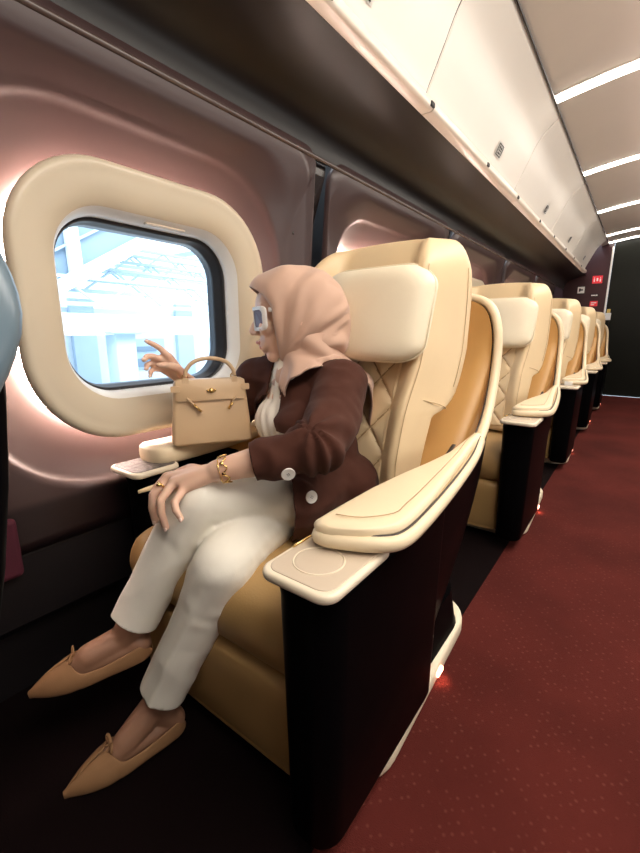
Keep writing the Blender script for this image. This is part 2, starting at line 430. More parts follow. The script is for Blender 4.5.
sign('direction_sign', -.816, -.733, 1.416, 1.502, M['white'], 'white sign with a dark mark on the left of the end wall', [(.2, .45, .25, .75), (.45, .8, .4, .62)], M['sign_ink'])
s = box('door_switch', -.446, -.382, Y1-.01, Y1+.02, 1.042, 1.138, M['white'], None, bevel=(.006, 2)); tag(s, 'white switch box with yellow top on the dark end door', 'switch')
box('switch_cap', -.435, -.395, Y1-.012, Y1+.015, 1.14, 1.19, M['sign_yellow'], s, bevel=(.004, 2))
mp = box('magazine_pocket', -1.081, -1.055, .16, .288, .335, .475, M['maroon_cloth'], None, bevel=(.012, 4)); tag(mp, 'maroon pocket low on the wall at the left photo edge', 'pocket')
# ------------------------------------------------------------------ the seat (origin: seat centre line on the floor, aisle = +x, back = +y)
RIM = [(.372, .47, .556), (.368, .66, .556), (.360, .84, .558), (.350, 1.0, .566), (.338, 1.14, .592), (.325, 1.25, .640), (.312, 1.335, .712), (.303, 1.385, .80),
       (.292, 1.405, .89), (.262, 1.42, .955), (.20, 1.44, .985), (.10, 1.455, .992), (0, 1.46, .994)]
def full_rim(n=5):
    h = catmull(RIM, n); l = [Vector((-p.x, p.y, p.z)) for p in h]; return h+l[::-1][1:]
def shell_grid(off, zb, rows=14, rim_drop=0):
    """columns hang from the rim down to the base; off shrinks the plan"""
    rim = full_rim(); n = len(rim); R = []
    for i in range(rows+1):
        t = 1-i/rows; row = []
        for j, p in enumerate(rim):
            s = abs(2*j/(n-1)-1)                      # 1 at the armrests, 0 at the back
            top = p.z-rim_drop
            z = lerp(zb, top, t)
            # plan of the bottom outline
            by = lerp(p.y, .50+(p.y-.47)*.58, 1) if p.y > .47 else p.y
            bx = p.x*lerp(.93, .90, 1-s)
            if abs(p.x) < .3 and p.y > 1.39: by = 1.05; bx = p.x*.93
            by = min(by, 1.05)
            e = 1-(1-t)**1.9
            y = lerp(by, p.y, e); x = lerp(bx, p.x, min(1, t*1.6))
            if off:
                c = Vector((0, min(y, .95), 0)); d = Vector((x, y, 0))-c; L = d.length
                if L > 1e-5: d *= (L-off)/L
                x, y = c.x+d.x, c.y+d.y
            row.append((x, y, z))
        R.append(row)
    return R

def zprof(tab, z): return interp(tab, z)
def make_seat():
    s = empty('carriage_seat')
    # --- plinth and body
    o = [(x*lerp(1.0, .925, (y+.32)/.64), y+.880) for x, y in rrect(.364, .335, .11, 8)]
    vs, fs = plate(o, 0, .05, .012); mesh('plinth', vs, fs, M['leather_pale'], s, angle=.9)
    o = [(x, y+.83) for x, y in rrect(.333, .34, .10, 6)]
    vs, fs = loft([[(x*k, (y-.83)*k+.83, z) for x, y in o] for z, k in ((.05, 1.0), (.06, .99), (.16, .95))], True, True, True); mesh('body', vs, fs, M['gloss_black'], s, angle=.7)
    # --- shell
    R = shell_grid(0, .055); keep = [j for j in range(len(R[0])) if R[0][j][1] > .60]; R = [[r_[j] for j in keep] for r_ in R]; vs, fs = loft(R, closed=False); sh = mesh('shell', vs, fs, M['gloss_black'], s)
    # seam line on the shell side
    for sg in (1, -1):
        pts = [Vector((sg*(.330+.006+.02*(i/12)), lerp(.80, 1.27, (i/12)**.8), lerp(.10, .56, (i/12)**1.15))) for i in range(13)]
    R = shell_grid(.022, .40, 10, .006); keep = [j for j in range(len(R[0])) if R[0][j][1] > .66]; R = [[r_[j] for j in keep] for r_ in R]; vs, fs = loft(R, closed=False); mesh('shell_lining', vs, fs, M['leather_tan'], s)
    rim = [p for p in full_rim(6) if p.y > .64 or RIM[0][1] < .45]
    vs, fs = tube(rim, .0150, 12, True, (.95, 1.0)); mesh('shell_rim', vs, fs, M['leather_rim'], s)
    rp = [p+Vector((-.0135 if p.x > .02 else (.0135 if p.x < -.02 else 0), -.013*(1-min(1, abs(p.x)/.31)), .0115)) for p in rim]
    vs, fs = tube(rp, .0022, 6); mesh('rim_piping', vs, fs, M['piping'], s)
    # --- side consoles, trays, armrests
    for sg in (1, -1):
        o = [(sg*(x+.318), y+.62+(0 if sg > 0 else .06)) for x, y in rrect(.058, .222 if sg > 0 else .165, .045, 7)]
        if sg < 0: o = o[::-1]
        rings = []
        for z, kx, dy in ((.052, .80, .012), (.06, .84, .008), (.25, .9, .004), (.46, .98, 0), (.50, 1.0, 0), (.516, 1.0, -.003), (.522, .99, -.003), (.525, .95, 0)):
            rings.append([(sg*.318+(x-sg*.318)*kx, y+dy if y < .6 else y, z) for x, y in o])
        vs, fs = loft(rings, True, True, True); mesh('console', vs, fs, M['gloss_black'], s, angle=.9)
        # tray
        dy = 0 if sg > 0 else .105
        o = catmull([(.262, .392), (.300, .376), (.350, .376), (.380, .392), (.388, .43), (.388, .52), (.38, .58), (.33, .60), (.275, .58), (.26, .53), (.256, .44)], 5, True) if False else \
            [(x+.3205, y+.468) for x, y in rrect(.0655, .090, .026, 6)]
        o = [(sg*x, .40+(y-.40)*(1 if sg > 0 else .72)+dy) for x, y in o]
        if sg < 0: o = o[::-1]
        vs, fs = plate(o, .534, .549, .006, 4); tr = mesh('cup_tray', vs, fs, M['tray_edge'], s, angle=1.0)
        cx, cy = sg*.322, (.478 if sg > 0 else .561)
        oi = [(cx+(x-cx)*.87, cy+(y-cy)*.90) for x, y in o]
        vs, fs = plate(oi, .5485, .5502, .0008, 2); mesh('tray_top', vs, fs, M['tray'] if sg > 0 else M['smoke'], tr, angle=1.0)
        if sg > 0:
            ring = [(sg*.318+.038*math.cos(a), .447+.038*math.sin(a), .5504) for a in [2*PI*i/40 for i in range(40)]]
            vs, fs = tube(ring, .0014, 6, closed=True); mesh('cup_ring', vs, fs, M['tray_edge'], tr)
            dsc = [(sg*.318+.0365*math.cos(a), .447+.0365*math.sin(a)) for a in [2*PI*i/40 for i in range(40)]]
            vs, fs = plate(dsc, .5500, .5508, .0005, 1); mesh('cup_recess', vs, fs, M['tray'], tr)
            hz = MB(); hz.add(*tube([(.262, .455, .5515), (.262, .52, .5515)], .0022, 8)); hz.build('tray_hinge', M['gold'], tr)
        # armrest pad: widest in front, narrowing into the rim
        rings = []
        ys = [.484, .488, .498, .515, .55, .60, .68, .78, .88, .98, 1.06, 1.13]
        for y in ys:
            t = (y-.46)/.67
            wi = lerp(.272, .318, sm(.25, 1, t)); wo = lerp(.402, .352, sm(.1, 1, t))
            k = min(1, math.sqrt(max(0, 1-((.522-y)/.040)**2))) if y < .522 else 1
            k = max(k, .3)
            cxx = (wi+wo)/2; hw = (wo-.007-wi)/2*k; zt = .590+.022*sm(.7, 1, t); zc = zt-.0115; hh = .0115*lerp(.6, 1, k)
            rings.append([(sg*(cxx+x), y+(0 if sg > 0 else .085*(1-t)), zc+(z if sg > 0 else z*2.0-.014)+.003*math.cos(x/hw*1.5)) for x, z in rrect(hw, hh, .014, 5)])
        vs, fs = loft(rings, True, True, True); vs = [(x, y+(.55*(abs(x)-.325)*(1-sm(.52, .85, y)) if sg > 0 else 0), z) for x, y, z in vs]; ar = mesh('armrest', vs, fs, M['leather_rim'], s, angle=1.1)
        st = []
        if sg > 0:
            pr = catmull([(.292, .545, .566), (.284, .505, .566), (.296, .482, .566), (.34, .494, .566), (.385, .520, .566), (.402, .55, .566), (.402, .62, .566), (.392, .75, .567), (.377, .90, .570), (.362, 1.03, .578), (.348, 1.12, .596)], 6)
            vs, fs = tube(pr, .0125, 10); mesh('armrest_rim', vs, fs, M['leather_rim'], ar)
            vs, fs = tube([p+Vector((-.003, .004, .0105)) for p in pr], .0032, 6); mesh('rim_piping', vs, fs, M['piping'], ar)
        for y in ys[4:]:
            t = (y-.46)/.67; wo = lerp(.395, .352, sm(.1, 1, t))-.022; st.append((sg*wo, y, .5942+.022*sm(.7, 1, t)))
        st = [(sg*.30, .53, .5938), (sg*.34, .523, .594)]+st
        if sg > 0:
            vs, fs = tube(catmull(st, 4), .0009, 6); vs = [(x, y+(.55*(abs(x)-.325)*(1-sm(.52, .85, y)) if sg > 0 else 0), z) for x, y, z in vs]; mesh('armrest_seam', vs, fs, M['stitch'], ar)
        # grey edge seam along the shell side
        pts = catmull([(sg*.345, .86, .13), (sg*.352, .93, .24), (sg*.358, 1.03, .37), (sg*.360, 1.16, .50), (sg*.348, 1.27, .60)], 6)
    pts = catmull([(-.212, .47, .525), (-.205, .58, .527), (-.20, .72, .53), (-.20, .90, .535)], 6)
    vs, fs = tube(pts, [.004+.012*min(1, i/12) for i in range(len(pts))], 10, flat=(.5, 1)); mesh('side_trim', vs, fs, M['leather'], s)
    # --- seat cushion: profile in y/z extruded across, plump
    prof = catmull([Vector((0, y, z)) for y, z in ((1.02, .355), (.90, .372), (.76, .392), (.62, .408), (.53, .412), (.475, .396), (.452, .355), (.455, .31), (.48, .272), (.54, .26), (.8, .25), (1.0, .25))], 5, True)
    cy, cz = .72, .33; rings = []
    for x, k in ((-.262, .80), (-.262, .9), (-.258, .955), (-.248, .985), (-.22, 1.0), (-.11, 1.006), (0, 1.008), (.11, 1.006), (.22, 1.0), (.248, .985), (.258, .955), (.262, .9), (.262, .80)):
        rings.append([(x, cy+(p.y-cy)*(.5+.5*k), cz+(p.z-cz)*k) for p in prof])
    vs, fs = loft(rings, True, True, True); cu = mesh('seat_cushion', vs, fs, M['leather_brown'], s)
    # --- leg rest
    prof = catmull([Vector((0, y, z)) for y, z in ((.475, .262), (.458, .24), (.460, .18), (.467, .11), (.476, .06), (.49, .045), (.60, .06), (.60, .25), (.55, .268))], 5, True)
    cy, cz = .55, .16; rings = []
    for x, k in ((-.262, .7), (-.26, .9), (-.25, .97), (-.22, 1), (0, 1.01), (.22, 1), (.25, .97), (.26, .9), (.262, .7)):
        rings.append([(x, cy+(p.y-cy)*k, cz+(p.z-cz)*k) for p in prof])
    vs, fs = loft(rings, True, True, True); mesh('leg_rest', vs, fs, M['leather_brown'], s)
    # --- backrest
    YC = [(.36, .95), (.45, .965), (.6, 1.005), (.8, 1.075), (.95, 1.115), (1.06, 1.14), (1.13, 1.16)]
    YF = [(.36, .925), (.45, .925), (.55, .935), (.66, .965), (.76, 1.01), (.84, 1.035), (1.0, 1.05), (1.06, 1.06), (1.13, 1.09)]
    YR = [(.36, .99), (.45, 1.01), (.53, 1.03), (.60, 1.055), (.648, 1.075), (.660, 1.125), (.685, 1.165), (.74, 1.198), (.82, 1.225), (.95, 1.235), (1.05, 1.23), (1.13, 1.21)]
    XF = [(.36, .20), (.55, .195), (.7, .196), (.8, .205), (1.1, .190)]
    XR = [(.36, .225), (.5, .228), (.648, .232), (.662, .243), (.70, .249), (.8, .252), (1.0, .250), (1.13, .245)]
    def section(z, kx=1, shrink=0):
        yc, yf, yr, xf, xr = (interp(t, z) for t in (YC, YF, YR, XF, XR))
        yr = max(yr, yc+.03, yf+.03)
        if shrink:
            ym = (yc+yr)/2; yc, yf, yr = (lerp(v, ym, shrink) for v in (yc, yf, yr))
        hp = [(0, yc), (.07, yc-.001), (.125, yc-.006), (xf-.03, yf+.012), (xf-.008, yf-.002), (xf+.010, yf+.008), (lerp(xf, xr, .6), lerp(yf, yr, .4)), (xr, lerp(yf, yr, .82)), (xr-.004, yr-.004), (xr-.022, yr+.008), (.10, yr+.012), (0, yr+.013)]
        h = catmull([Vector((a*kx, b, 0)) for a, b in hp], 4)
        ring = [Vector((p.x, p.y, z)) for p in h]+[Vector((-p.x, p.y, z)) for p in h[::-1][1:-1]]
        return ring
    rings = []
    zs = sorted([.37+.03*i for i in range(23)]+[.642, .650, .656, .663, .680])
    for z in zs: rings.append(section(z))
    for i in range(1, 9):
        a = PI/2*i/8; z = zs[-1]+.09*math.sin(a); kx = .80+.20*math.cos(a)**.8; rings.append(section(z, kx, .80*(1-math.cos(a))))
    # slight bow of the top edge and forward roll
    RR = []
    for r in rings:
        RR.append([(p.x, p.y, p.z-.022*sm(.85, 1.1, p.z)*(abs(p.x)/.25)**2) for p in r])
    vs, fs = loft(RR, True, True, True); bk = mesh('backrest', vs, fs, M['leather'], s)
    # seams on the wings
    def wing_pt(z, f, sg, o=.0015):
        yf, yr, xf, xr = (interp(t, z) for t in (YF, YR, XF, XR))
        return Vector((sg*(lerp(xf, xr, min(1, f*1.5))+o), lerp(yf, yr, f), z-.022*sm(.85, 1.1, z)))
    for sg in (1, -1):
        pts = [wing_pt(z, .02, sg, .008) for z in [.48+.03*i for i in range(20)]]
        vs, fs = tube(pts, .0010, 6); mesh('wing_seam', vs, fs, M['stitch'], bk)
        pts = [wing_pt(lerp(.705, .66, f), f, sg, .002) for f in [i/8 for i in range(9)]]
        vs, fs = tube(pts, .0014, 6); mesh('bolster_seam', vs, fs, M['stitch'], bk)
        pts = [wing_pt(z, .80, sg, .0005) for z in [.72+.03*i for i in range(12)]]
        vs, fs = tube(pts, .0009, 6); mesh('wing_stitch', vs, fs, M['stitch'], bk)
    # quilted centre panel (diamond tufting modelled in the mesh)
    nu, nv = 84, 150; rows = []
    for j in range(nv+1):
        z = lerp(.40, .86, j/nv); row = []
        for i in range(nu+1):
            x = lerp(-.128, .128, i/nu)
            a = (x/.118+z/.135); b = (x/.118-z/.135)
            g = min(abs(a-round(a)), abs(b-round(b)))
            puff = .011*(1-math.exp(-g*12))
            edge = min(1, (.128-abs(x))/.01)
            y = interp(YC, z)-.004-puff*edge-.005*edge - (.004 if abs(x) > .11 else 0)
            row.append((x, y, z))
        rows.append(row)
    vs, fs = loft(rows, closed=False); qp = mesh('quilted_panel', vs, fs, M['leather'], s); qp.data.materials.append(M['leather_groove'])
    for p in qp.data.polygons:
        x, z = p.center.x, p.center.z; a = x/.118+z/.135; b = x/.118-z/.135
        if min(abs(a-round(a)), abs(b-round(b))) < .020: p.material_index = 1
    # pillow
    rings = []
    oc = rrect(1, 1, .45, 8)
    for d, k in ((-.046, .02), (-.0455, .35), (-.043, .70), (-.036, .88), (-.024, .965), (-.008, 1.0), (.008, 1.0), (.024, .965), (.034, .88), (.038, .6), (.038, .02)):
        ring = []
        for x, z in oc:
            # droopy cushion: narrower below
            xx = x*.178*k*(1.0+.02*z); zz = z*.122*k
            y = interp(YC, .915+zz)-.080+d*1.12 - .012*(x*k)**2*0 + .012*(abs(x*k))**3
            ring.append((xx, y, .915+zz-.010*(x*k)**2))
        rings.append(ring)
    vs, fs = loft(rings, True, True, True); pl = mesh('head_pillow', vs, fs, M['leather_pale'], s, subsurf=1)
    ring = []
    for x, z in rrect(1, 1, .45, 8):
        xx = x*.179; zz = z*.123; ring.append(Vector((xx, interp(YC, .915+zz)-.080-.002+.012*abs(x)**3, .915+zz-.010*x*x)))
    vs, fs = tube(ring, .0022, 6, closed=True); mesh('pillow_piping', vs, fs, M['leather_pale'], pl)
    for o_, dx in ((bk, .008), (pl, .056), (qp, .032)):
        a = math.radians(-4); c_ = Vector((0, 1.08, 0)); o_.rotation_euler = (0, 0, a)
        o_.location = c_-Matrix.Rotation(a, 3, 'Z') @ c_+Vector((dx, 0, .014))
    # small pocket flap between backrest and armrest
    for sg in (1,):
        pts = [(sg*.262, .96, .545), (sg*.28, 1.03, .552), (sg*.285, 1.10, .58)]
        vs, fs = tube(catmull(pts, 5), .0035, 8, flat=(1.6, .6)); mesh('belt_strap', vs, fs, M['piping'], s)
    # low foot lamp at the aisle foot of the plinth
    fl = box('foot_lamp', .345, .356, .90, .935, .02, .034, M['foot'], s, bevel=(.003, 2))
    return s

SEATX = -.655
seat0 = make_seat()
stxt = ['cream leather seat with black console on which the woman sits', 'cream quilted seat directly behind the woman, second in the row', 'cream seat third in the row with a white tag on its armrest',
        'cream seat fourth in the row from the camera', 'cream seat fifth in the row, small in the distance', 'cream seat farthest down the row by the end wall']
for k in range(0, 5):
    s = seat0 if k == 0 else copy_tree(seat0)
    s.location = (SEATX, PITCH*k, 0)
    tag(s, stxt[k], 'seat', 'single seats along the windows')
RIM = [(.372, .40, .556), (.368, .56, .556), (.360, .70, .558), (.350, .85, .566), (.338, .99, .592), (.325, 1.12, .640), (.312, 1.235, .712), (.303, 1.345, .80),
       (.292, 1.40, .88), (.262, 1.40, .945), (.20, 1.40, .985), (.10, 1.42, .992), (0, 1.43, .994)]
_keep = M['leather_pale']
s = make_seat(); s.location = (SEATX, -PITCH+.0055, 0); tag(s, 'dark rounded back of the seat in front, cut by the left photo edge', 'seat', 'single seats along the windows')
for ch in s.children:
    if ch.name.split('.')[0] == 'shell_rim': ch.data.materials[0] = M['shell_reflection']
# what hangs on the back of each shell: a maroon literature pocket
tg = box('paper_tag', .0, .045, -.002, .002, 0, .075, M['white'], None); tg.location = (SEATX+.30, 3.062, .50); tag(tg, 'white paper tag hanging in front of the third seat armrest', 'tag')
# ------------------------------------------------------------------ the woman
M['skin'] = mat('skin', (.76, .485, .355), .45, sss=.12, vary=(30, .05))
M['hijab'] = mat('rose beige scarf', (.56, .36, .265), .78, sheen=.3, bump=(700, .1), vary=(14, .05))
M['cardigan'] = mat('brown knit', (.064, .0215, .0135), .88, sheen=.04, bump=(900, .25), vary=(20, .12), spec=.2)
M['blouse'] = mat('cream pleated blouse', (.82, .755, .66), .75, bump=(600, .1), vary=(20, .03))
M['trousers'] = mat('cream trousers', (.88, .84, .74), .72, bump=(900, .12), vary=(10, .03))
M['shoe'] = mat('tan suede', (.29, .15, .066), .75, bump=(800, .15), vary=(25, .08))
M['lens'] = mat('dark lens', (.10, .03, .045), .3, coat=0, spec=.25, vary=(8, .2))
M['lips'] = mat('lips', (.55, .20, .16), .4, vary=(60, .05))
M['nail'] = mat('pale nail', (.85, .62, .52), .25, vary=(60, .03))
M['button'] = mat('white shell button', (.85, .82, .78), .25, vary=(60, .08))

class Blob:
    """tapered capsules and ellipsoids fused into one continuous surface"""
    def __init__(s): s.mb = MB()
    def cap(s, p0, r0, p1, r1, n=16):
        p0, p1 = Vector(p0), Vector(p1); d = p1-p0; L = d.length
        if L < 1e-6: return s.ell(p0, (r0,)*3)
        d /= L; u = d.orthogonal().normalized(); w = d.cross(u); R = []
        for i in range(1, 6):
            a = PI/2*(1-i/5.5); R.append((-math.sin(a)*r0, math.cos(a)*r0))
        for i in range(0, 6): t = i/5; R.append((L*t, lerp(r0, r1, t)))
        for i in range(1, 6):
            a = PI/2*i/5.5; R.append((L+math.sin(a)*r1, math.cos(a)*r1))
        vs, fs = loft([[p0+d*h+u*(r*math.cos(2*PI*k/n))+w*(r*math.sin(2*PI*k/n)) for k in range(n)] for h, r in R], True, True, True)
        s.mb.add(vs, fs); return s
    def chain(s, pts, rads):
        for i in range(len(pts)-1): s.cap(pts[i], rads[i], pts[i+1], rads[i+1])
        return s
    def ell(s, c, r, ax=None, n=20, m=14):
        c = Vector(c); ax = ax or (Vector((1, 0, 0)), Vector((0, 1, 0)), Vector((0, 0, 1))); R = []
        for j in range(1, m):
            a = PI*j/m; R.append([c+ax[0]*(r[0]*math.sin(a)*math.cos(2*PI*k/n))+ax[1]*(r[1]*math.sin(a)*math.sin(2*PI*k/n))+ax[2]*(-r[2]*math.cos(a)) for k in range(n)])
        vs, fs = loft(R, True, True, True); s.mb.add(vs, fs); return s
    def build(s, name, m, parent, voxel=.005, smooth=6, factor=.5, post=None):
        o = s.mb.build(name, m, None)
        rm = o.modifiers.new('r', 'REMESH'); rm.mode = 'VOXEL'; rm.voxel_size = voxel
        if smooth:
            sm_ = o.modifiers.new('s', 'SMOOTH'); sm_.factor = factor; sm_.iterations = smooth
        return bake(o, parent, post)
def bake(o, parent=None, post=None):
    dg = bpy.context.evaluated_depsgraph_get(); dg.update()
    me = bpy.data.meshes.new_from_object(o.evaluated_get(dg)); o.modifiers.clear(); o.data = me
    if post: post(me)
    me.shade_smooth()
    if parent is not None: o.parent = parent
    return o
def displace(me, fn):
    """move each vertex along its normal by fn(co, normal)"""
    d = [(v.normal.copy(), fn(v.co, v.normal)) for v in me.vertices]
    for v, (n_, k) in zip(me.vertices, d):
        v.co += n_*k if not isinstance(k, Vector) else k
    me.update()
def seg_dist(p, a, b_):
    d = b_-a; t_ = max(0, min(1.6, (p-a).dot(d)/d.length_squared)); return (p-(a+d*t_)).length
def cut(me, p, nrm, rad, near=None):
    """open a hem: cut the surface near p with a plane and drop the far side"""
    p = Vector(p); bm = bmesh.new(); bm.from_mesh(me)
    vs = {v for v in bm.verts if (v.co-p).length < rad and (near is None or near(v.co))}
    es = {e for v in vs for e in v.link_edges}; fs = {f for v in vs for f in v.link_faces}
    bmesh.ops.bisect_plane(bm, geom=list(vs | es | fs), dist=1e-6, plane_co=p, plane_no=Vector(nrm), clear_outer=True)
    bm.to_mesh(me); bm.free(); me.update()
def keep_largest(me):
    bm = bmesh.new(); bm.from_mesh(me); seen = set(); best = []
    for v in bm.verts:
        if v in seen: continue
        st_ = [v]; isl = []; seen.add(v)
        while st_:
            a = st_.pop(); isl.append(a)
            for e in a.link_edges:
                w = e.other_vert(a)
                if w not in seen: seen.add(w); st_.append(w)
        if len(isl) > len(best): best = isl
    best = set(best); bmesh.ops.delete(bm, geom=[v for v in bm.verts if v not in best], context='VERTS'); bm.to_mesh(me); bm.free(); me.update()
def drop(me, cond):
    bm = bmesh.new(); bm.from_mesh(me)
    bmesh.ops.delete(bm, geom=[v for v in bm.verts if cond(v.co)], context='VERTS'); bm.to_mesh(me); bm.free(); me.update()
def ridged(p, s=1):
    return 1-abs(noise.noise(p*s))*2

V = Vector
person = empty('person', (-.68, .9, 0)); tag(person, 'woman in rose beige headscarf, brown cardigan and cream trousers sitting cross-legged, pointing at the window', 'person')
PO = V((-.68, .9, 0))
def adopt(o, parent=None):
    """parent without moving: the mesh is shifted into the parent's space"""
    o.data.transform(Matrix.Translation(-PO)); o.parent = parent or person; return o

# head frame
HF = V((-.70, -.705, -.06)).normalized(); HS = V((0, 0, 1)).cross(HF).normalized(); HU = HF.cross(HS); HC = V((-.727, .868, .934))
AX = (HF, HS, HU)
def hd(a, b, c): return HC+HF*a+HS*b+HU*c
NECK = V((-.735, .885, .79))
SL, SR = V((-.588, .875, .748)), V((-.870, .865, .745))
EL, ER = V((-.515, .665, .645)), V((-.955, .825, .625))
WL, WR = V((-.655, .525, .603)), V((-.985, .695, .752))
HL, HR = V((-.605, .88, .455)), V((-.755, .88, .43))
KL, KR = V((-.707, .515, .530)), V((-.606, .485, .425))
AL, AR = V((-.822, .378, .220)), V((-.735, .392, .092))
DA = (V((-.912, .196, .166))-V((-.788, .408, .202))).normalized()   # raised foot
DB = (V((-.775, .215, .012))-V((-.712, .44, .03))).normalized()    # foot on the floor

b = Blob()
# skull and face
b.ell(hd(-.008, 0, .012), (.094, .074, .092), AX)
def hf(a, b_, c): return hd(a+.010, b_, c)
b.ell(hf(.030, 0, -.055), (.060, .057, .074), AX)
b.ell(hf(.040, 0, .010), (.056, .064, .060), AX)
b.cap(hf(.060, .014, -.112), .017, hf(.060, -.014, -.112), .017)
b.cap(hf(.0, .05, -.072), .016, hf(.055, .018, -.112), .014); b.cap(hf(.0, -.05, -.072), .016, hf(.055, -.018, -.112), .014)
b.cap(hf(.087, 0, -.008), .0075, hf(.107, 0, -.046), .0095); b.ell(hf(.104, 0, -.049), (.012, .012, .009), AX)
for sg in (1, -1):
    b.ell(hf(.096, sg*.012, -.051), (.010, .008, .008), AX)
    b.ell(hf(.070, sg*.034, -.040), (.022, .024, .022), AX)
    b.cap(hf(.086, sg*.012, .012), .009, hf(.076, sg*.042, .014), .008)
    b.ell(hf(.074, sg*.032, -.012), (.014, .016, .010), AX)
    b.ell(hf(-.006, sg*.076, -.022), (.020, .010, .030), AX)
b.cap(hf(.088, .012, -.076), .0065, hf(.088, -.012, -.076), .0065); b.ell(hf(.093, 0, -.0755), (.008, .016, .006), AX)
b.cap(hf(.085, .010, -.0885), .007, hf(.085, -.010, -.0885), .007)
b.ell(hf(.072, 0, -.082), (.022, .032, .024), AX)
# neck and trunk (kept inside the clothes)
b.chain([hd(-.025, 0, -.06), NECK+V((0, 0, .03)), NECK-V((0, 0, .03))], [.052, .050, .062])
b.chain([NECK-V((0, 0, .02)), SL+V((-.03, 0, .0))], [.05, .042]); b.chain([NECK-V((0, 0, .02)), SR+V((.03, 0, 0))], [.05, .042])
b.ell((-.722, .878, .665), (.125, .085, .12)); b.ell((-.70, .892, .55), (.11, .08, .11)); b.ell((-.68, .90, .46), (.14, .10, .085))
# arms
b.chain([SL, lerp(SL, EL, .5), EL, lerp(EL, WL, .45), WL], [.045, .040, .035, .034, .0235])
b.chain([SR, lerp(SR, ER, .5), ER, lerp(ER, WR, .45), WR], [.045, .040, .035, .032, .022])
# legs
b.chain([HL, lerp(HL, KL, .5), KL, lerp(KL, AL, .35), lerp(KL, AL, .8), AL], [.075, .066, .050, .048, .033, .030])
b.chain([HR, lerp(HR, KR, .5), KR, lerp(KR, AR, .35), lerp(KR, AR, .8), AR], [.072, .064, .050, .048, .033, .030])
def foot(A, D, blob, heel):
    heel = V(heel); up = V((0, 0, 1)); up = (up-D*up.dot(D)).normalized()
    blob.cap(heel+D*.012+up*.024, .024, A+up*-.005, .029)
    blob.cap(A+up*.004, .030, heel+D*.11+up*.038, .025)
    blob.chain([heel+D*.12+up*.032, heel+D*.170+up*.017, heel+D*.200+up*.010], [.024, .014, .006])
    blob.cap(heel+D*.02+up*.02, .02, heel+D*.13+up*.02, .024)
HA, HB = V((-.785, .412, .192)), V((-.715, .432, .022))
foot(AL, DA, b, HA); foot(AR, DB, b, HB)
# left hand draped over the raised knee
KN = [V((-.768, .482, .578)), V((-.742, .470, .584)), V((-.716, .464, .583)), V((-.692, .470, .574))]   # index..little knuckles
PIP = [V((-.783, .462, .553)), V((-.748, .436, .558)), V((-.714, .430, .556)), V((-.679, .438, .557))]
TIP = [V((-.785, .455, .512)), V((-.742, .432, .505)), V((-.702, .430, .502)), V((-.655, .434, .532))]
fr = [.0088, .0092, .0088, .0078]
for k in range(4):
    b.chain([lerp(WL, KN[k], .12), lerp(WL, KN[k], .6), KN[k]], [.0175, .0145, .0115])
    mid = lerp(PIP[k], TIP[k], .52)+V((0, -.004, .002))
    b.chain([KN[k], PIP[k], mid, TIP[k]], [fr[k]+.0015, fr[k], fr[k]-.0005, fr[k]-.0018])
b.chain([lerp(WL, KN[0], .25)+V((-.012, .006, -.004)), V((-.735, .520, .592)), V((-.775, .520, .578)), V((-.800, .505, .560))], [.015, .013, .010, .0082])
# right hand pointing at the window
K2 = [V((-.978, .648, .817)), V((-.988, .640, .806)), V((-.996, .640, .794)), V((-1.002, .646, .782))]
P2 = [V((-.985, .630, .838)), V((-.993, .612, .818)), V((-1.003, .614, .800)), V((-1.008, .622, .785))]
M2 = [V((-.990, .616, .848)), V((-.994, .596, .818)), V((-1.002, .600, .797)), V((-1.006, .610, .778))]
T2 = [V((-.994, .600, .856)), V((-.990, .586, .810)), V((-.996, .594, .787)), V((-1.0, .606, .768))]
for k in range(4):
    b.chain([lerp(WR, K2[k], .10), lerp(WR, K2[k], .6), K2[k]], [.0165, .0135, .0108])
    b.chain([K2[k], P2[k], M2[k], T2[k]], [fr[k]+.0005, fr[k]-.0008, fr[k]-.0014, fr[k]-.0026])
b.chain([lerp(WR, K2[0], .25)+V((.014, .002, -.004)), V((-.955, .655, .788)), V((-.955, .628, .796)), V((-.962, .608, .797))], [.014, .0115, .0092, .0072])
body = adopt(b.build('body', M['skin'], None, .0032, 5, .5))

# dark shell over feet and ankles, footwell shade put into its colour
M['foot_shade'] = mat('painted foot shade', (.30, .155, .095), .5, vary=(40, .05))
sk = body.data.copy(); sk.materials.clear(); so = bpy.data.objects.new('foot_shade_shell', sk); COL.objects.link(so); sk.materials.append(M['foot_shade'])
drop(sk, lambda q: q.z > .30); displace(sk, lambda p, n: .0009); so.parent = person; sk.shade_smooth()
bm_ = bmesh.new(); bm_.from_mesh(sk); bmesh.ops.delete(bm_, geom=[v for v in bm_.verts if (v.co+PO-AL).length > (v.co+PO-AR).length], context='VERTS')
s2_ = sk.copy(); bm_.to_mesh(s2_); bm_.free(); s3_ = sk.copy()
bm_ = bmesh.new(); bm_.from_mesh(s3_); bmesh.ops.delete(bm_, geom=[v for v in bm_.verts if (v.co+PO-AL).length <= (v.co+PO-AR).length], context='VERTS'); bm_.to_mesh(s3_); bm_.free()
so.data = s2_; so2 = bpy.data.objects.new('foot_shade_shell', s3_); COL.objects.link(so2); so2.parent = person
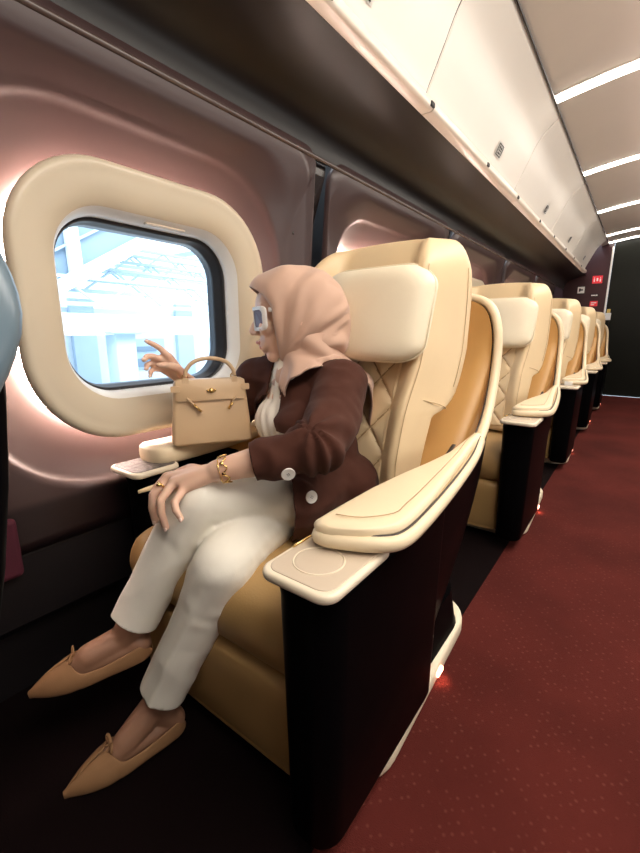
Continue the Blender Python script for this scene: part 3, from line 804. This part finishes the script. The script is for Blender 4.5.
# lips as a thin patch of their own colour
lp = Blob(); lp.cap(hf(.0905, .012, -.0765), .0055, hf(.0905, -.012, -.0765), .0055); lp.ell(hf(.0955, 0, -.0758), (.0068, .014, .0048), AX); lp.cap(hf(.088, .010, -.0885), .0062, hf(.088, -.010, -.0885), .0062)
adopt(lp.build('lips', M['lips'], None, .0018, 3))
nl = []
for tips, pips in ((TIP, PIP), (T2, M2)):
    for k in range(4):
        d = (tips[k]-pips[k]).normalized(); out = V((.45, -.8, .15)); out = (out-d*out.dot(d)).normalized(); s_ = d.cross(out)
        e = Blob(); e.ell(tips[k]+out*(fr[k]-.0035)+d*.002, (.0055, .0040, .0022), (d, s_, out), 10, 8)
        o = e.mb.build('fingernail', M['nail'], None); adopt(o); nl.append(o)

# trousers
t = Blob()
t.ell((-.68, .90, .455), (.165, .118, .10))
t.chain([HL, lerp(HL, KL, .5), lerp(HL, KL, .85), KL, lerp(KL, AL, .3), lerp(KL, AL, .7), lerp(KL, AL, .92)], [.094, .081, .066, .0625, .056, .051, .051])
t.chain([HR, lerp(HR, KR, .5), lerp(HR, KR, .85), KR, lerp(KR, AR, .3), lerp(KR, AR, .7), lerp(KR, AR, .95)], [.090, .080, .066, .062, .055, .0505, .051])
def trouser_post(me):
    dl = (AL-KL).normalized(); dr = (AR-KR).normalized()
    cut(me, lerp(KL, AL, .83), dl, .112, lambda q: seg_dist(q, KL, AL) < seg_dist(q, KR, AR)); cut(me, lerp(KR, AR, .87), dr, .108, lambda q: seg_dist(q, KR, AR) < seg_dist(q, KL, AL))
    tl = (KL-HL).normalized(); tr = (KR-HR).normalized()
    def fn(p, n):
        k = 0
        # folds in the hollow of each knee and a pressed crease down the front of each shin
        dA, dB = seg_dist(p, KL, AL), seg_dist(p, KR, AR)
        for K, A, H, own in ((KL, AL, HL, dA < dB), (KR, AR, HR, dB < dA)):
            r = p-K; L = r.length; ax = (A-K).normalized(); ht = (H-K).normalized(); inner = (ax+ht).normalized(); ln = (ax-ht).normalized()
            if L < .14 and own:
                k += .0032*math.sin(r.dot(ln)*115+5*noise.noise(p*11))*sm(.14, .06, L)*sm(-.1, .6, r.normalized().dot(inner))*sm(.02, .05, abs(dA-dB))
            if own and r.dot(ax) > .03:
                side = ax.cross(ht).normalized(); fr_ = side.cross(ax).normalized(); fr_ = fr_ if fr_.dot(inner) < 0 else -fr_
                q = r-ax*r.dot(ax); an = math.atan2(q.dot(side), q.dot(fr_)); k += .0045*math.exp(-(an/.22)**2)*sm(.03, .12, r.dot(ax))
        q = V((p.x*5, p.y*11, p.z*9)); k += .0030*(ridged(q)-.6) + .0010*noise.noise(p*34)
        return k
    displace(me, fn)
tro = t.build('trousers', M['trousers'], None, .0055, 5, .5, trouser_post)
s_ = tro.modifiers.new('t', 'SOLIDIFY'); s_.thickness = .003; s_.offset = -1; bake(tro)
adopt(tro)

# blouse
t = Blob()
t.ell((-.722, .868, .650), (.124, .088, .100)); t.ell((-.765, .814, .645), (.054, .049, .060)); t.ell((-.675, .812, .645), (.046, .042, .052)); t.cap((-.755, .885, .765), .054, (-.83, .868, .745), .046)
t.ell((-.705, .872, .55), (.130, .108, .12)); t.cap((-.732, .874, .70), .078, (-.728, .872, .842), .0555); t.ell((-.69, .84, .50), (.125, .115, .075))
def blouse_post(me):
    displace(me, lambda p, n: .0022*math.sin(p.x*260+2.5*noise.noise(p*12)) if n.y < .3 else 0)
adopt(t.build('blouse', M['blouse'], None, .004, 6, .5, blouse_post))

# cardigan
t = Blob()
t.ell((-.722, .885, .665), (.152, .108, .128)); t.ell((-.770, .815, .645), (.062, .056, .066)); t.ell((-.668, .805, .645), (.068, .062, .070))
t.ell((-.705, .885, .555), (.146, .122, .12)); t.ell((-.668, .890, .490), (.172, .135, .085))
t.chain([(-.64, .87, .47), (-.632, .70, .490), (-.654, .62, .488)], [.120, .100, .084])
t.cap((-.705, .89, .765), .066, SL+V((-.015, .005, .0)), .062); t.cap((-.755, .885, .765), .066, SR+V((.015, .005, 0)), .062)
t.chain([SL, lerp(SL, EL, .5)+V((.005, .01, -.012)), EL+V((0, .008, -.006)), lerp(EL, WL, .40)+V((0, .004, -.005)), lerp(EL, WL, .72)], [.067, .062, .057, .047, .041])
t.chain([SR, lerp(SR, ER, .5), ER, lerp(ER, WR, .45), lerp(ER, WR, .72)], [.064, .058, .050, .043, .040])
def edge_x(z): return interp([(.44, -.598), (.50, -.618), (.545, -.662), (.63, -.708), (.70, -.722), (.80, -.728)], z)
def cardi_post(me):
    dl = (WL-EL).normalized(); dr = (WR-ER).normalized()
    cut(me, lerp(EL, WL, .63), dl, .085); cut(me, lerp(ER, WR, .63), dr, .08)
    cut(me, (-.655, .735, .56), V((-.66, -.75, 0)), .30, lambda q: q.z < .612 and q.y > .42 and q.x > -.80 and seg_dist(q, EL, WL) > .056)
    drop(me, lambda q: (q-V((-.655, .735, .56))).dot(V((-.66, -.75, 0))) > .0015 and q.z < .63 and q.y > .42 and q.x > -.80 and seg_dist(q, EL, WL) > .056)
    drop(me, lambda p: (p.y < .875 and .56 < p.z < .88 and edge_x(p.z)-lerp(.12, .05, sm(.67, .73, p.z)) < p.x < edge_x(p.z) and (p-WL).length > .16) or (p.z <= .56 and p.x < -.70 and p.y < .80))
    keep_largest(me)
    def fn(p, n):
        k = 0
        r = p-EL; L = r.length
        if L < .15:                                  # sleeve gathers fanning out from the elbow crease
            inner = ((SL-EL).normalized()+(WL-EL).normalized()).normalized()
            ang = math.atan2(r.dot((SL-EL).normalized()-(WL-EL).normalized()), r.dot(inner))
            k += .0058*math.sin(ang*8+4*noise.noise(p*10))*sm(.15, .05, L)
        if L >= .05 and (p-WL).length < .2 and p.y < .68:
            tt = (p-EL).dot(dl); k += .0022*math.sin(tt*95+5*noise.noise(p*14))
        q = V((p.x*6+p.z*4, p.y*6, p.z*13)); k += .0065*(ridged(q)-.25) + .002*noise.noise(p*38)
        return k
    displace(me, fn)
car = t.build('cardigan', M['cardigan'], None, .0055, 5, .5, cardi_post)
s_ = car.modifiers.new('t', 'SOLIDIFY'); s_.thickness = .004; s_.offset = -1; bake(car)
adopt(car)
def on_cardigan(p):
    ok, loc, nrm, _ = car.closest_point_on_mesh(V(p)-PO); return loc+PO, nrm
for p in ((-.653, .74, .539), (-.566, .72, .505)):
    eye = V((0, 0, .878)); d_ = (V(p)-eye).normalized(); ok, loc, n0, _ = car.ray_cast(eye-PO, d_)
    loc = loc+PO if ok else V(p); nrm = (n0+V((.6, -.8, .1))*.5).normalized() if ok else V((.6, -.8, .1)).normalized(); u_ = nrm.orthogonal().normalized(); w_ = nrm.cross(u_)
    R = []
    for h, r in ((0, .004), (0, .0135), (.003, .0145), (.005, .0135), (.0045, .010), (.0042, .002)):
        R.append([loc+nrm*h+u_*(r*math.cos(2*PI*k/20))+w_*(r*math.sin(2*PI*k/20)) for k in range(20)])
    vs, fs = loft(R, True, True, True); bt = mesh('button', vs, fs, M['button'], None, angle=.8); bt.data.transform(Matrix.Translation(-PO)); bt.parent = car; bt['label'] = 'white round button'
    hm = MB()
    for k in range(4):
        a = PI/4+PI/2*k; c_ = loc+nrm*.0048+(u_*math.cos(a)+w_*math.sin(a))*.0026
        hm.add(*tube([c_-nrm*.001, c_+nrm*.0006], .0009, 6))
    h = hm.build('button_hole', M['sign_ink'], None); h.data.transform(Matrix.Translation(-PO)); h.parent = car
    bpy.data.objects[h.name].parent = car

# headscarf: hood
TOP = [(0, .114, .062), (.06, .106, .075), (.15, .085, .090), (.35, .025, .107), (.58, -.05, .100), (.78, -.110, .060), (.92, -.134, .010), (1, -.138, -.03)]
BOT = [(0, .052, -.120), (.06, .050, -.132), (.15, .035, -.142), (.35, -.01, -.150), (.58, -.070, -.142), (.78, -.12, -.115), (.92, -.138, -.06), (1, -.138, -.03)]
SID = [(0, .060, .066), (.06, .060, .074), (.15, .050, .081), (.35, .012, .090), (.58, -.045, .086), (.78, -.095, .062), (.92, -.130, .025), (1, -.138, 0)]
def tab3(T, s): return interp([(q[0], q[1]) for q in T], s), interp([(q[0], q[2]) for q in T], s)
def smooth_tab(T):
    pts = catmull([V(q) for q in T], 6); return [tuple(p) for p in pts]
TOP, BOT, SID = smooth_tab(TOP), smooth_tab(BOT), smooth_tab(SID)
rows = []; NS, NP = 46, 96
for i in range(NS+1):
    s = i/NS; (ta, tc), (ba, bc), (sa, sb) = tab3(TOP, s), tab3(BOT, s), tab3(SID, s); row = []
    for j in range(NP):
        ph = 2*PI*j/NP; cs, sn = math.cos(ph), math.sin(ph)
        c = (tc if cs > 0 else bc)*abs(cs)**1.0 if True else 0
        mid = lerp(tc, bc, .5) if s == 1 else 0
        a = lerp(sa, ta if cs > 0 else ba, abs(cs)**1.6)
        bb = sb*math.copysign(abs(sn)**.85, sn)
        if s > .85: c = lerp(c, -.02+(c+.02), 1)
        row.append(hd(a, bb, c))
    rows.append(row)
h = MB(); vs, fs = loft(rows, True); h.add(vs, fs)
hood = h.build('headscarf', M['hijab'], None)
CH = (.052, -.118)                                    # folds fan out from below the chin
def hood_post(me):
    def fn(p, n):
        q = p-HC; a, b_, c = q.dot(HF), q.dot(HS), q.dot(HU)
        ang = math.atan2(c-CH[1], -(a-CH[0])); R = math.hypot(a-CH[0], c-CH[1])
        side = sm(.01, .05, abs(b_)); k = 0
        k += side*.0062*math.sin(ang*11+5*noise.noise(p*7)+R*14)*sm(.015, .07, R)*sm(2.2, 1.3, ang)
        k += side*.0036*math.sin(ang*23+6*noise.noise(p*9))*sm(.02, .06, R)*sm(1.5, .6, ang)
        k += .0016*(ridged(V((a*16+c*9, b_*9, c*14)))-.6)
        return k*sm(.10, .07, a)
    displace(me, fn)
hood_post(hood.data)
s_ = hood.modifiers.new('t', 'SOLIDIFY'); s_.thickness = .0045; s_.offset = 0
s2 = hood.modifiers.new('sub', 'SUBSURF'); s2.levels = 1; s2.render_levels = 1
bake(hood); adopt(hood)
# headscarf: wrap around neck and shoulders, tail hanging down the back
ZB = [(-180, .60), (-140, .66), (-110, .80), (-85, .825), (-45, .82), (-32, .79), (-24, .70), (-14, .645), (0, .65), (10, .70), (22, .755), (45, .785), (80, .80), (98, .79), (112, .72), (124, .625), (150, .605), (180, .60)]
rows = []; LV, NN = 40, 120
for i in range(LV+1):
    t_ = i/LV; row = []
    for j in range(NN):
        d_ = -180+360*j/NN; th = math.radians(d_)
        zt = .875; z = lerp(zt, interp(ZB, d_), t_); drp = zt-z
        back = (1-math.cos(th+PI/4))/2                  # 0 in the facing direction, 1 at the nape
        r0 = lerp(.050, .112, back**.8)
        r = r0+.070*sm(.05, .13, drp)*sm(.15, .6, back)+.012*sm(.05, .12, drp)
        row.append((-.728+math.sin(th)*r, .880-math.cos(th)*r, z))
    rows.append(row)
vs, fs = loft(rows, True); dr_ = mesh('scarf_drape', vs, fs, M['hijab'], None)
def drape_fold(me):
    def fn(p, n):
        q = p-V((-.725, .88, p.z)); th = math.atan2(q.x, -q.y)
        down = sm(.84, .76, p.z)
        return (.0050*math.sin(th*3.0+p.z*95+4*noise.noise(p*8)))*(1-.6*down)+.0035*math.sin(th*17+5*noise.noise(p*7))*down
    displace(me, fn)
drape_fold(dr_.data); dr_.data.transform(Matrix.Translation(-PO))
sw = dr_.modifiers.new('wrap', 'SHRINKWRAP'); sw.target = car; sw.wrap_method = 'NEAREST_SURFACEPOINT'; sw.wrap_mode = 'OUTSIDE_SURFACE' if False else 'OUTSIDE'; sw.offset = .006
car.location = (0, 0, 0)
_p = car.parent; car.parent = None
s_ = dr_.modifiers.new('sm', 'SMOOTH'); s_.factor = .5; s_.iterations = 2
s_ = dr_.modifiers.new('t', 'SOLIDIFY'); s_.thickness = .004; s_.offset = 1
bake(dr_); car.parent = _p
dr_.parent = hood

# sunglasses
def sq(cx, w_, h_, r, a, tilt=0):
    return [hd(a+.007-7*abs(cx+x)**2, cx+x, -.017+z) for x, z in rrect(w_, h_, r, 6)]
gl = MB()
for sg in (1, -1):
    cx = sg*.033
    rings = [sq(cx, w_, h_, .012, a) for w_, h_, a in ((.031, .029, .1005), (.0315, .0295, .1035), (.031, .029, .106), (.0235, .0215, .1065), (.023, .021, .1035), (.0235, .0215, .1005), (.031, .029, .1005))]
    vs, fs = loft(rings, True); gl.add(vs, fs)
    gl.add(*tube([hd(.074, sg*.066, .002), hd(.05, sg*.076, .0), hd(-.01, sg*.080, -.008)], .0036, 8, flat=(.6, 1.5)))
gl.add(*tube([hd(.104, .006, -.012), hd(.107, 0, -.010), hd(.104, -.006, -.012)], .003, 8))
sg_ = gl.build('sunglasses', M['white'], None, angle=.9); adopt(sg_); sg_['label'] = 'white square framed sunglasses'
for sg in (1, -1):
    o_ = sq(sg*.033, .0235, .0215, .010, .1035); le = mesh('lens', o_, [tuple(range(len(o_)))], M['lens'], None, smooth=False); le.data.transform(Matrix.Translation(-PO)); le.parent = sg_

# flats
def shoe(A, D, heel, bow=True):
    heel = V(heel); up = V((0, 0, 1)); up = (up-D*up.dot(D)).normalized(); sd = D.cross(up)
    L = .238; R = []; n = 20
    st = [(0, .004, .004), (.004, .014, .03), (.02, .024, .046), (.05, .028, .040), (.09, .030, .031), (.125, .034, .036), (.145, .0345, .050), (.165, .033, .044), (.185, .027, .036), (.20, .021, .029), (.218, .011, .018), (.229, .004, .010), (.232, .001, .007)]
    for i in range(33):
        x = L*i/32; hw = interp([(a, b_) for a, b_, _ in st], x); ht = interp([(a, c) for a, _, c in st], x); ring = []
        for k in range(n+1):
            q = PI*k/n; ca, sa = math.cos(q), math.sin(q)
            # open trough in the rear two thirds, closed vamp near the toe
            ring.append((x, hw, ht))
        R.append(ring)
    rows = []; N = 28
    for ring in R:
        x, hw, ht = ring[0]; row = []
        op = sm(.158, .135, x)                          # 1 = open top
        for k in range(N+1):
            q = -1+2*k/N                                # from one rim, under the sole, to the other rim
            span = lerp(PI*1.0, PI*.66, op)
            g = q*span; yy = hw*math.sin(g)*(1.0 if abs(g) < PI/2 else 1); zz = ht*(1-math.cos(g))/2 if ht else 0
            if abs(g) < PI*.42: zz = 0 + .0015*abs(g)
            else: zz = ht*(1-math.cos(g)-(1-math.cos(PI*.42)))/(2-(1-math.cos(PI*.42)))*lerp(1, 1.22, op)+.003
            row.append(heel+D*(x-.008)+sd*(yy*1.05)+up*(zz-.004))
        rows.append(row)
    vs, fs = loft(rows, closed=False)
    o = mesh('ballet_flat', vs, fs, M['shoe'], None)
    s_ = o.modifiers.new('t', 'SOLIDIFY'); s_.thickness = .004; s_.offset = 1
    s2 = o.modifiers.new('sm', 'SUBSURF'); s2.levels = 1
    bake(o); adopt(o)
    c = heel+D*.136+up*.052; bw = MB()
    for sg in (1, -1):
        lp_ = catmull([c, c+sd*sg*.012+up*.010, c+sd*sg*.022+up*.004+D*.003, c+sd*sg*.014-up*.002+D*.004], 5, True); bw.add(*tube(lp_, .0022, 6, closed=True, flat=(1, 1.8)))
        bw.add(*tube([c, c+sd*sg*.008+D*.012-up*.004, c+sd*sg*.012+D*.022-up*.012], .002, 6))
    bw.add(*tube([c-sd*.004, c+sd*.004], .0045, 8))
    bo = bw.build('bow', M['shoe'], None); bo.data.transform(Matrix.Translation(-PO)); bo.parent = o
    return o
shoe(AL, DA, HA); shoe(AR, DB, HB)

# jewellery
def circ(c, ax, r, n=40, wob=0, k=8):
    ax = V(ax).normalized(); u_ = ax.orthogonal().normalized(); w_ = ax.cross(u_)
    return [c+u_*(r*math.cos(2*PI*i/n))+w_*(r*math.sin(2*PI*i/n))+ax*(wob*math.sin(2*PI*i*k/n)) for i in range(n)]
fd = (WL-EL).normalized(); bc = lerp(EL, WL, .90)
g = MB(); g.add(*tube(circ(bc, fd, .0285, 64, .0045, 8), .0016, 6, closed=True)); g.add(*tube(circ(bc+fd*.012, fd, .0275, 40), .0012, 6, closed=True))
for i in range(8):
    p = circ(bc, fd, .0285, 64, .0045, 8)[i*8+2]; rr = (p-bc).normalized(); e = Blob(); e.ell(p, (.0045, .0045, .002), (fd, fd.cross(rr), rr), 8, 6); g.add(e.mb.v, e.mb.f)
o = g.build('bracelet', M['gold'], None); adopt(o)
g = MB(); rc = lerp(KN[1], PIP[1], .45); rd = (PIP[1]-KN[1]).normalized()
g.add(*tube(circ(rc, rd, .0105, 24), .0022, 8, closed=True)); e = Blob(); e.ell(rc+V((.35, -.7, .5)).normalized()*.0115, (.0062, .0062, .004), None, 10, 8); g.add(e.mb.v, e.mb.f)
o = g.build('finger_ring', M['gold'], None); adopt(o)

# ------------------------------------------------------------------ the handbag on the window-side armrest
M['bag'] = mat('sand leather', (.66, .46, .275), .38, bump=(500, .08), vary=(10, .04))
BA, BB = V((-.922, .608, 0)), V((-.818, .781, 0))
bu = (BB-BA).normalized(); bd = V((-bu.y, bu.x, 0)); bd = -bd if bd.dot(V((-1, .6, 0))) < 0 else bd
BZ = .5895; BW = (BB-BA).length; BH = .170
bag = empty('handbag', (BA+BB)/2+V((0, 0, BZ))); BO = (BA+BB)/2
tag(bag, 'sand leather handbag with gold clasp standing on the window-side armrest', 'handbag')
def bp(u, d, z): return bu*u+bd*d+V((0, 0, z))
def bhw(z): return lerp(BW/2+.004, BW/2-.010, z/BH)
rings = []
for z, ins in ((0, .010), (.002, .003), (.008, 0), (.06, 0), (.12, 0), (BH-.012, 0), (BH-.004, .003), (BH, .008)):
    hw = bhw(z)-ins; dep = lerp(.062, .030, (z/BH)**1.3); rings.append([bp(x, .033+y, z) for x, y in rrect(hw, dep/2-ins*.3, .010, 4)])
vs, fs = loft(rings, True, True, True); bb = mesh('bag_body', vs, fs, M['bag'], bag, angle=.9)
def panel(name, u0, u1, z0, z1, d0, m, parent, th=.003, r=.006, dtop=None):
    rr_ = [((u0+u1)/2+x, (z0+z1)/2+z) for x, z in rrect((u1-u0)/2, (z1-z0)/2, r, 4)]
    dd = lambda z: d0 if dtop is None else lerp(d0, dtop, (z-z0)/(z1-z0))
    R = [[bp(x, dd(z), z) for x, z in rr_], [bp(x, dd(z)-th*.7, z) for x, z in rr_], [bp((u0+u1)/2+(x-(u0+u1)/2)*.985, dd(z)-th, (z0+z1)/2+(z-(z0+z1)/2)*.96) for x, z in rr_]]
    vs, fs = loft(R, True, True, True); return mesh(name, vs, fs, m, parent, angle=.8)
fz = lambda z: .033-lerp(.062, .030, (z/BH)**1.3)/2-.0015
fl = panel('front_flap', -bhw(.15)+.004, bhw(.15)-.004, .116, .1695, fz(.112)-.001, M['bag'], bag, .0045, .006, fz(.17)-.001)
for sg in (1, -1):
    panel('strap_end', sg*(bhw(.15)-.004)-.011, sg*(bhw(.15)-.004)+.011, .140, .156, fz(.142)-.004, M['bag'], bag, .004, .003)
    # sangle hanging loose with a gilt plate
    a = V((sg*.062, fz(.125)-.006, .124)) ; e_ = V((sg*.030, fz(.08)-.004, .090)) if sg < 0 else V((sg*.042, fz(.09)-.004, .092))
    pts = [bp(*lerp(a, e_, i/5)) for i in range(6)]
    vs, fs = tube(pts, .0080, 8, flat=(.35, 1.0), up=bd); st = mesh('closing_strap', vs, fs, M['bag'], bag)
    q = [bp(*lerp(a, e_, k)) - bd*.0022 for k in (.48, .75, 1.04)]
    vs, fs = tube(q, .0082, 8, flat=(.35, 1.0), up=bd); mesh('gilt_plate', vs, fs, M['gold'], st)
    # handle ring
    c_ = bp(sg*.062, fz(.165)+.012, .176); vs, fs = tube(circ(c_, bd, .0065, 20), .0016, 6, closed=True); mesh('handle_ring', vs, fs, M['gold'], bag)
    panel('handle_tab', sg*.062-.008, sg*.062+.008, .155, .176, fz(.166)-.003, M['bag'], bag, .003, .004)
lk = MB(); c_ = bp(0, fz(.142)-.007, .142)
lk.add(*tube([c_, c_-bd*.004], .0065, 14)); lk.add(*tube([c_-bd*.006-bu*.008, c_-bd*.006+bu*.008], .0022, 8)); lk.add(*tube([c_+bu*.009, c_+bu*.009-bd*.005], .0028, 8)); lk.add(*tube([c_-bu*.009, c_-bu*.009-bd*.005], .0028, 8))
lk.build('turn_lock', M['gold'], bag)
hp = catmull([bp(-.062, .012, .178), bp(-.058, .012, .196), bp(-.038, .012, .216), bp(0, .012, .224), bp(.038, .012, .216), bp(.058, .012, .196), bp(.062, .012, .178)], 5)
vs, fs = tube(hp, .0052, 10); mesh('top_handle', vs, fs, M['bag'], bag)
# ------------------------------------------------------------------ the station outside
M['st_wall'] = mat('station wall', (.74, .82, .88), .7, vary=(1.2, .06))
M['st_blue'] = mat('pale blue steel', (.46, .58, .70), .5, vary=(2, .08))
M['st_grey'] = mat('grey blue steel', (.22, .30, .38), .5, vary=(2, .1))
M['st_floor'] = mat('platform paving', (.7, .72, .72), .8, vary=(3, .08))
struct(box('ground', -14, -1.3, -6, 22, -.4, -.05, M['st_floor']))
b = MB(); b.add(*boxv(-8.2, -8.0, -6, 22, -.05, 1.3)); o = b.build('station_building', M['st_wall'], None, smooth=False); tag(o, 'pale platform building seen through the first window', 'building')
for i in range(9):
    y = -2+i*2.1
    p = MB(); p.add(*boxv(-7.99, -7.96, y, y+.9, .15, .75)); q = p.build('building_window', M['st_blue'], o, smooth=False)
    p = MB(); p.add(*boxv(-7.96, -7.94, y+.1, y+.8, .2, .36)); p.add(*boxv(-7.96, -7.94, y+.2, y+.7, .5, .6)); p.build('window_shade', M['st_grey'], q, smooth=False)
    p = MB(); p.add(*boxv(-8.0, -7.9, y+1.2, y+1.6, -.05, 1.45)); p.build('pilaster', M['st_blue'], o, smooth=False)
p = MB(); p.add(*boxv(-7.99, -7.95, 3.35, 3.85, .82, .95)); q = p.build('station_sign', M['white'], o, smooth=False)
p = MB()
for a, b_ in ((3.40, 3.49), (3.52, 3.6), (3.63, 3.7), (3.73, 3.8)): p.add(*boxv(-7.95, -7.94, a, b_, .85, .92))
p.build('sign_print', M['st_blue'], q, smooth=False)
c0 = None
for i, (x, y) in enumerate(((-6, 3.22), (-6, 6.7), (-6, 10.2), (-6, -.3))):
    c = MB(); c.add(*boxv(x-.15, x+.15, y-.15, y+.15, -.05, .92)); c.add(*boxv(x-.24, x+.24, y-.24, y+.24, -.05, .12)); c.add(*boxv(x-.28, x+.28, y-.28, y+.28, .86, .91))
    o = c.build('platform_column', M['st_blue'], None, bevel=(.02, 2)); tag(o, ['pale blue square platform column seen in the middle of the first window', 'pale blue platform column hidden behind the wall right of the first window', 'pale blue platform column farthest along, hidden behind the carriage wall', 'pale blue platform column hidden behind the wall left of the first window'][i], 'column', 'platform columns')
c = MB(); c.add(*boxv(-6.3, -5.9, -6, 22, .90, 1.12)); c.add(*boxv(-5.95, -5.88, -6, 22, .84, .90)); o = c.build('canopy_beam', M['st_wall'], None, smooth=False); tag(o, 'long white beam carried by the platform columns', 'beam')
t = MB(); random.seed(3)
for i in range(5):
    x = -6-.55*i; z = 1.22+.22*i
    t.add(*boxv(x-.03, x+.03, -6, 22, z, z+.05)); t.add(*boxv(x-.03, x+.03, -6, 22, z+.34, z+.38))
    for j in range(26):
        y = -5+j*1.0
        t.add(*tube([(x, y, z), (x, y+.5, z+.36)], .018, 6)); t.add(*tube([(x, y+.5, z+.36), (x, y+1, z)], .018, 6))
for j in range(14): t.add(*boxv(-10, -5.2, -5+2*j, -4.95+2*j, 2.75, 2.85))
o = t.build('roof_truss', M['st_blue'], None, smooth=False); tag(o, 'fine pale roof trusses over the platform', 'roof truss')
# sloping glazed canopy close to the train, upper left of the window
c = MB()
def slab(a, b_, w_, h_):
    a = Vector(a); b_ = Vector(b_); d = (b_-a).normalized(); s_ = d.cross(Vector((0, 0, 1))).normalized(); u_ = s_.cross(d)
    vs = [p+s_*i*w_/2+u_*j*h_/2 for p in (a, b_) for i, j in ((-1, -1), (1, -1), (1, 1), (-1, 1))]
    return vs, [(0, 1, 2, 3), (7, 6, 5, 4), (0, 4, 5, 1), (1, 5, 6, 2), (2, 6, 7, 3), (3, 7, 4, 0)]
can = empty('side_canopy', (-4, 2.5, 0)); tag(can, 'slanting grey blue canopy in the upper left of the first window', 'canopy')
A, B = (-6, .6, .32), (-6, 5.0, 2.94)
b = MB(); b.add(*slab(A, B, .10, .16)); o = b.build('edge_beam', M['st_wall'], can, smooth=False); o.location = (4, -2.5, 0)
b = MB(); b.add([(-6.1, .6, .38), (-6.1, 5.0, 3.0), (-6.1, 5.0, 4.2), (-6.1, .6, 4.2)], [(0, 1, 2, 3)]); o = b.build('roof_panel', M['st_grey'], can, smooth=False); o.location = (4, -2.5, 0)
b = MB(); b.add(*slab((-6, 2.72, 1.55), (-6, 2.66, 4), .16, .12)); o = b.build('post', M['st_wall'], can, smooth=False); o.location = (4, -2.5, 0)
for i in range(4):
    b = MB(); b.add(*slab((-6.05, .6, .75+.33*i), (-6.05, 5.0, 3.37+.33*i), .03, .03)); o = b.build('glazing_bar', M['st_blue'], can, smooth=False); o.location = (4, -2.5, 0)
# ------------------------------------------------------------------ lights
def area(name, loc, rot, size, sy, e, col):
    l = bpy.data.lights.new(name, 'AREA'); l.shape = 'RECTANGLE'; l.size = size; l.size_y = sy; l.energy = e; l.color = col
    o = bpy.data.objects.new(name, l); COL.objects.link(o); o.location = loc; o.rotation_euler = rot; return o
w = bpy.data.worlds.new('world'); scn.world = w; w.use_nodes = True
bg = w.node_tree.nodes['Background']; bg.inputs[0].default_value = (.72, .86, 1, 1); bg.inputs[1].default_value = 1.8
# lamps of the central ceiling run and two added fills, one across the aisle, one aimed up
area('ceiling_lamp', (.35, .8, 2.08), (0, math.radians(12), 0), .8, 2.2, 34, (1, .92, .82))
area('ceiling_lamp', (.35, 3.8, 2.08), (0, math.radians(12), 0), .8, 3.6, 34, (1, .92, .82))
area('aisle_side_fill', (1.45, 1.4, 1.0), (0, math.radians(100), 0), .6, 5.0, 14, (1, .96, .90))  # added fill from the unseen aisle side, no window built here
area('ceiling_fill', (1.0, 2.5, 1.75), (0, math.radians(155), 0), .25, 8, 20, (1, .93, .85))  # added uplight to brighten the ceiling, no fitting behind it
# daylight over the platform
area('daylight', (-2.2, 4.5, 5.2), (0, math.radians(40), 0), 3, 14, 1000, (.86, .94, 1))
for k in range(0, 5):
    l = bpy.data.lights.new('foot_glow', 'SPOT'); l.energy = .9; l.color = (1, .38, .25); l.spot_size = 1.7; l.spot_blend = .8; l.shadow_soft_size = .01
    o = bpy.data.objects.new('foot_glow', l); COL.objects.link(o); o.location = (-.290, .918+PITCH*k, .04); o.rotation_euler = (0, math.radians(25), 0)
    l.energy = .3
scn.view_settings.view_transform = 'Standard'; scn.view_settings.look = 'None'; scn.view_settings.exposure = .38
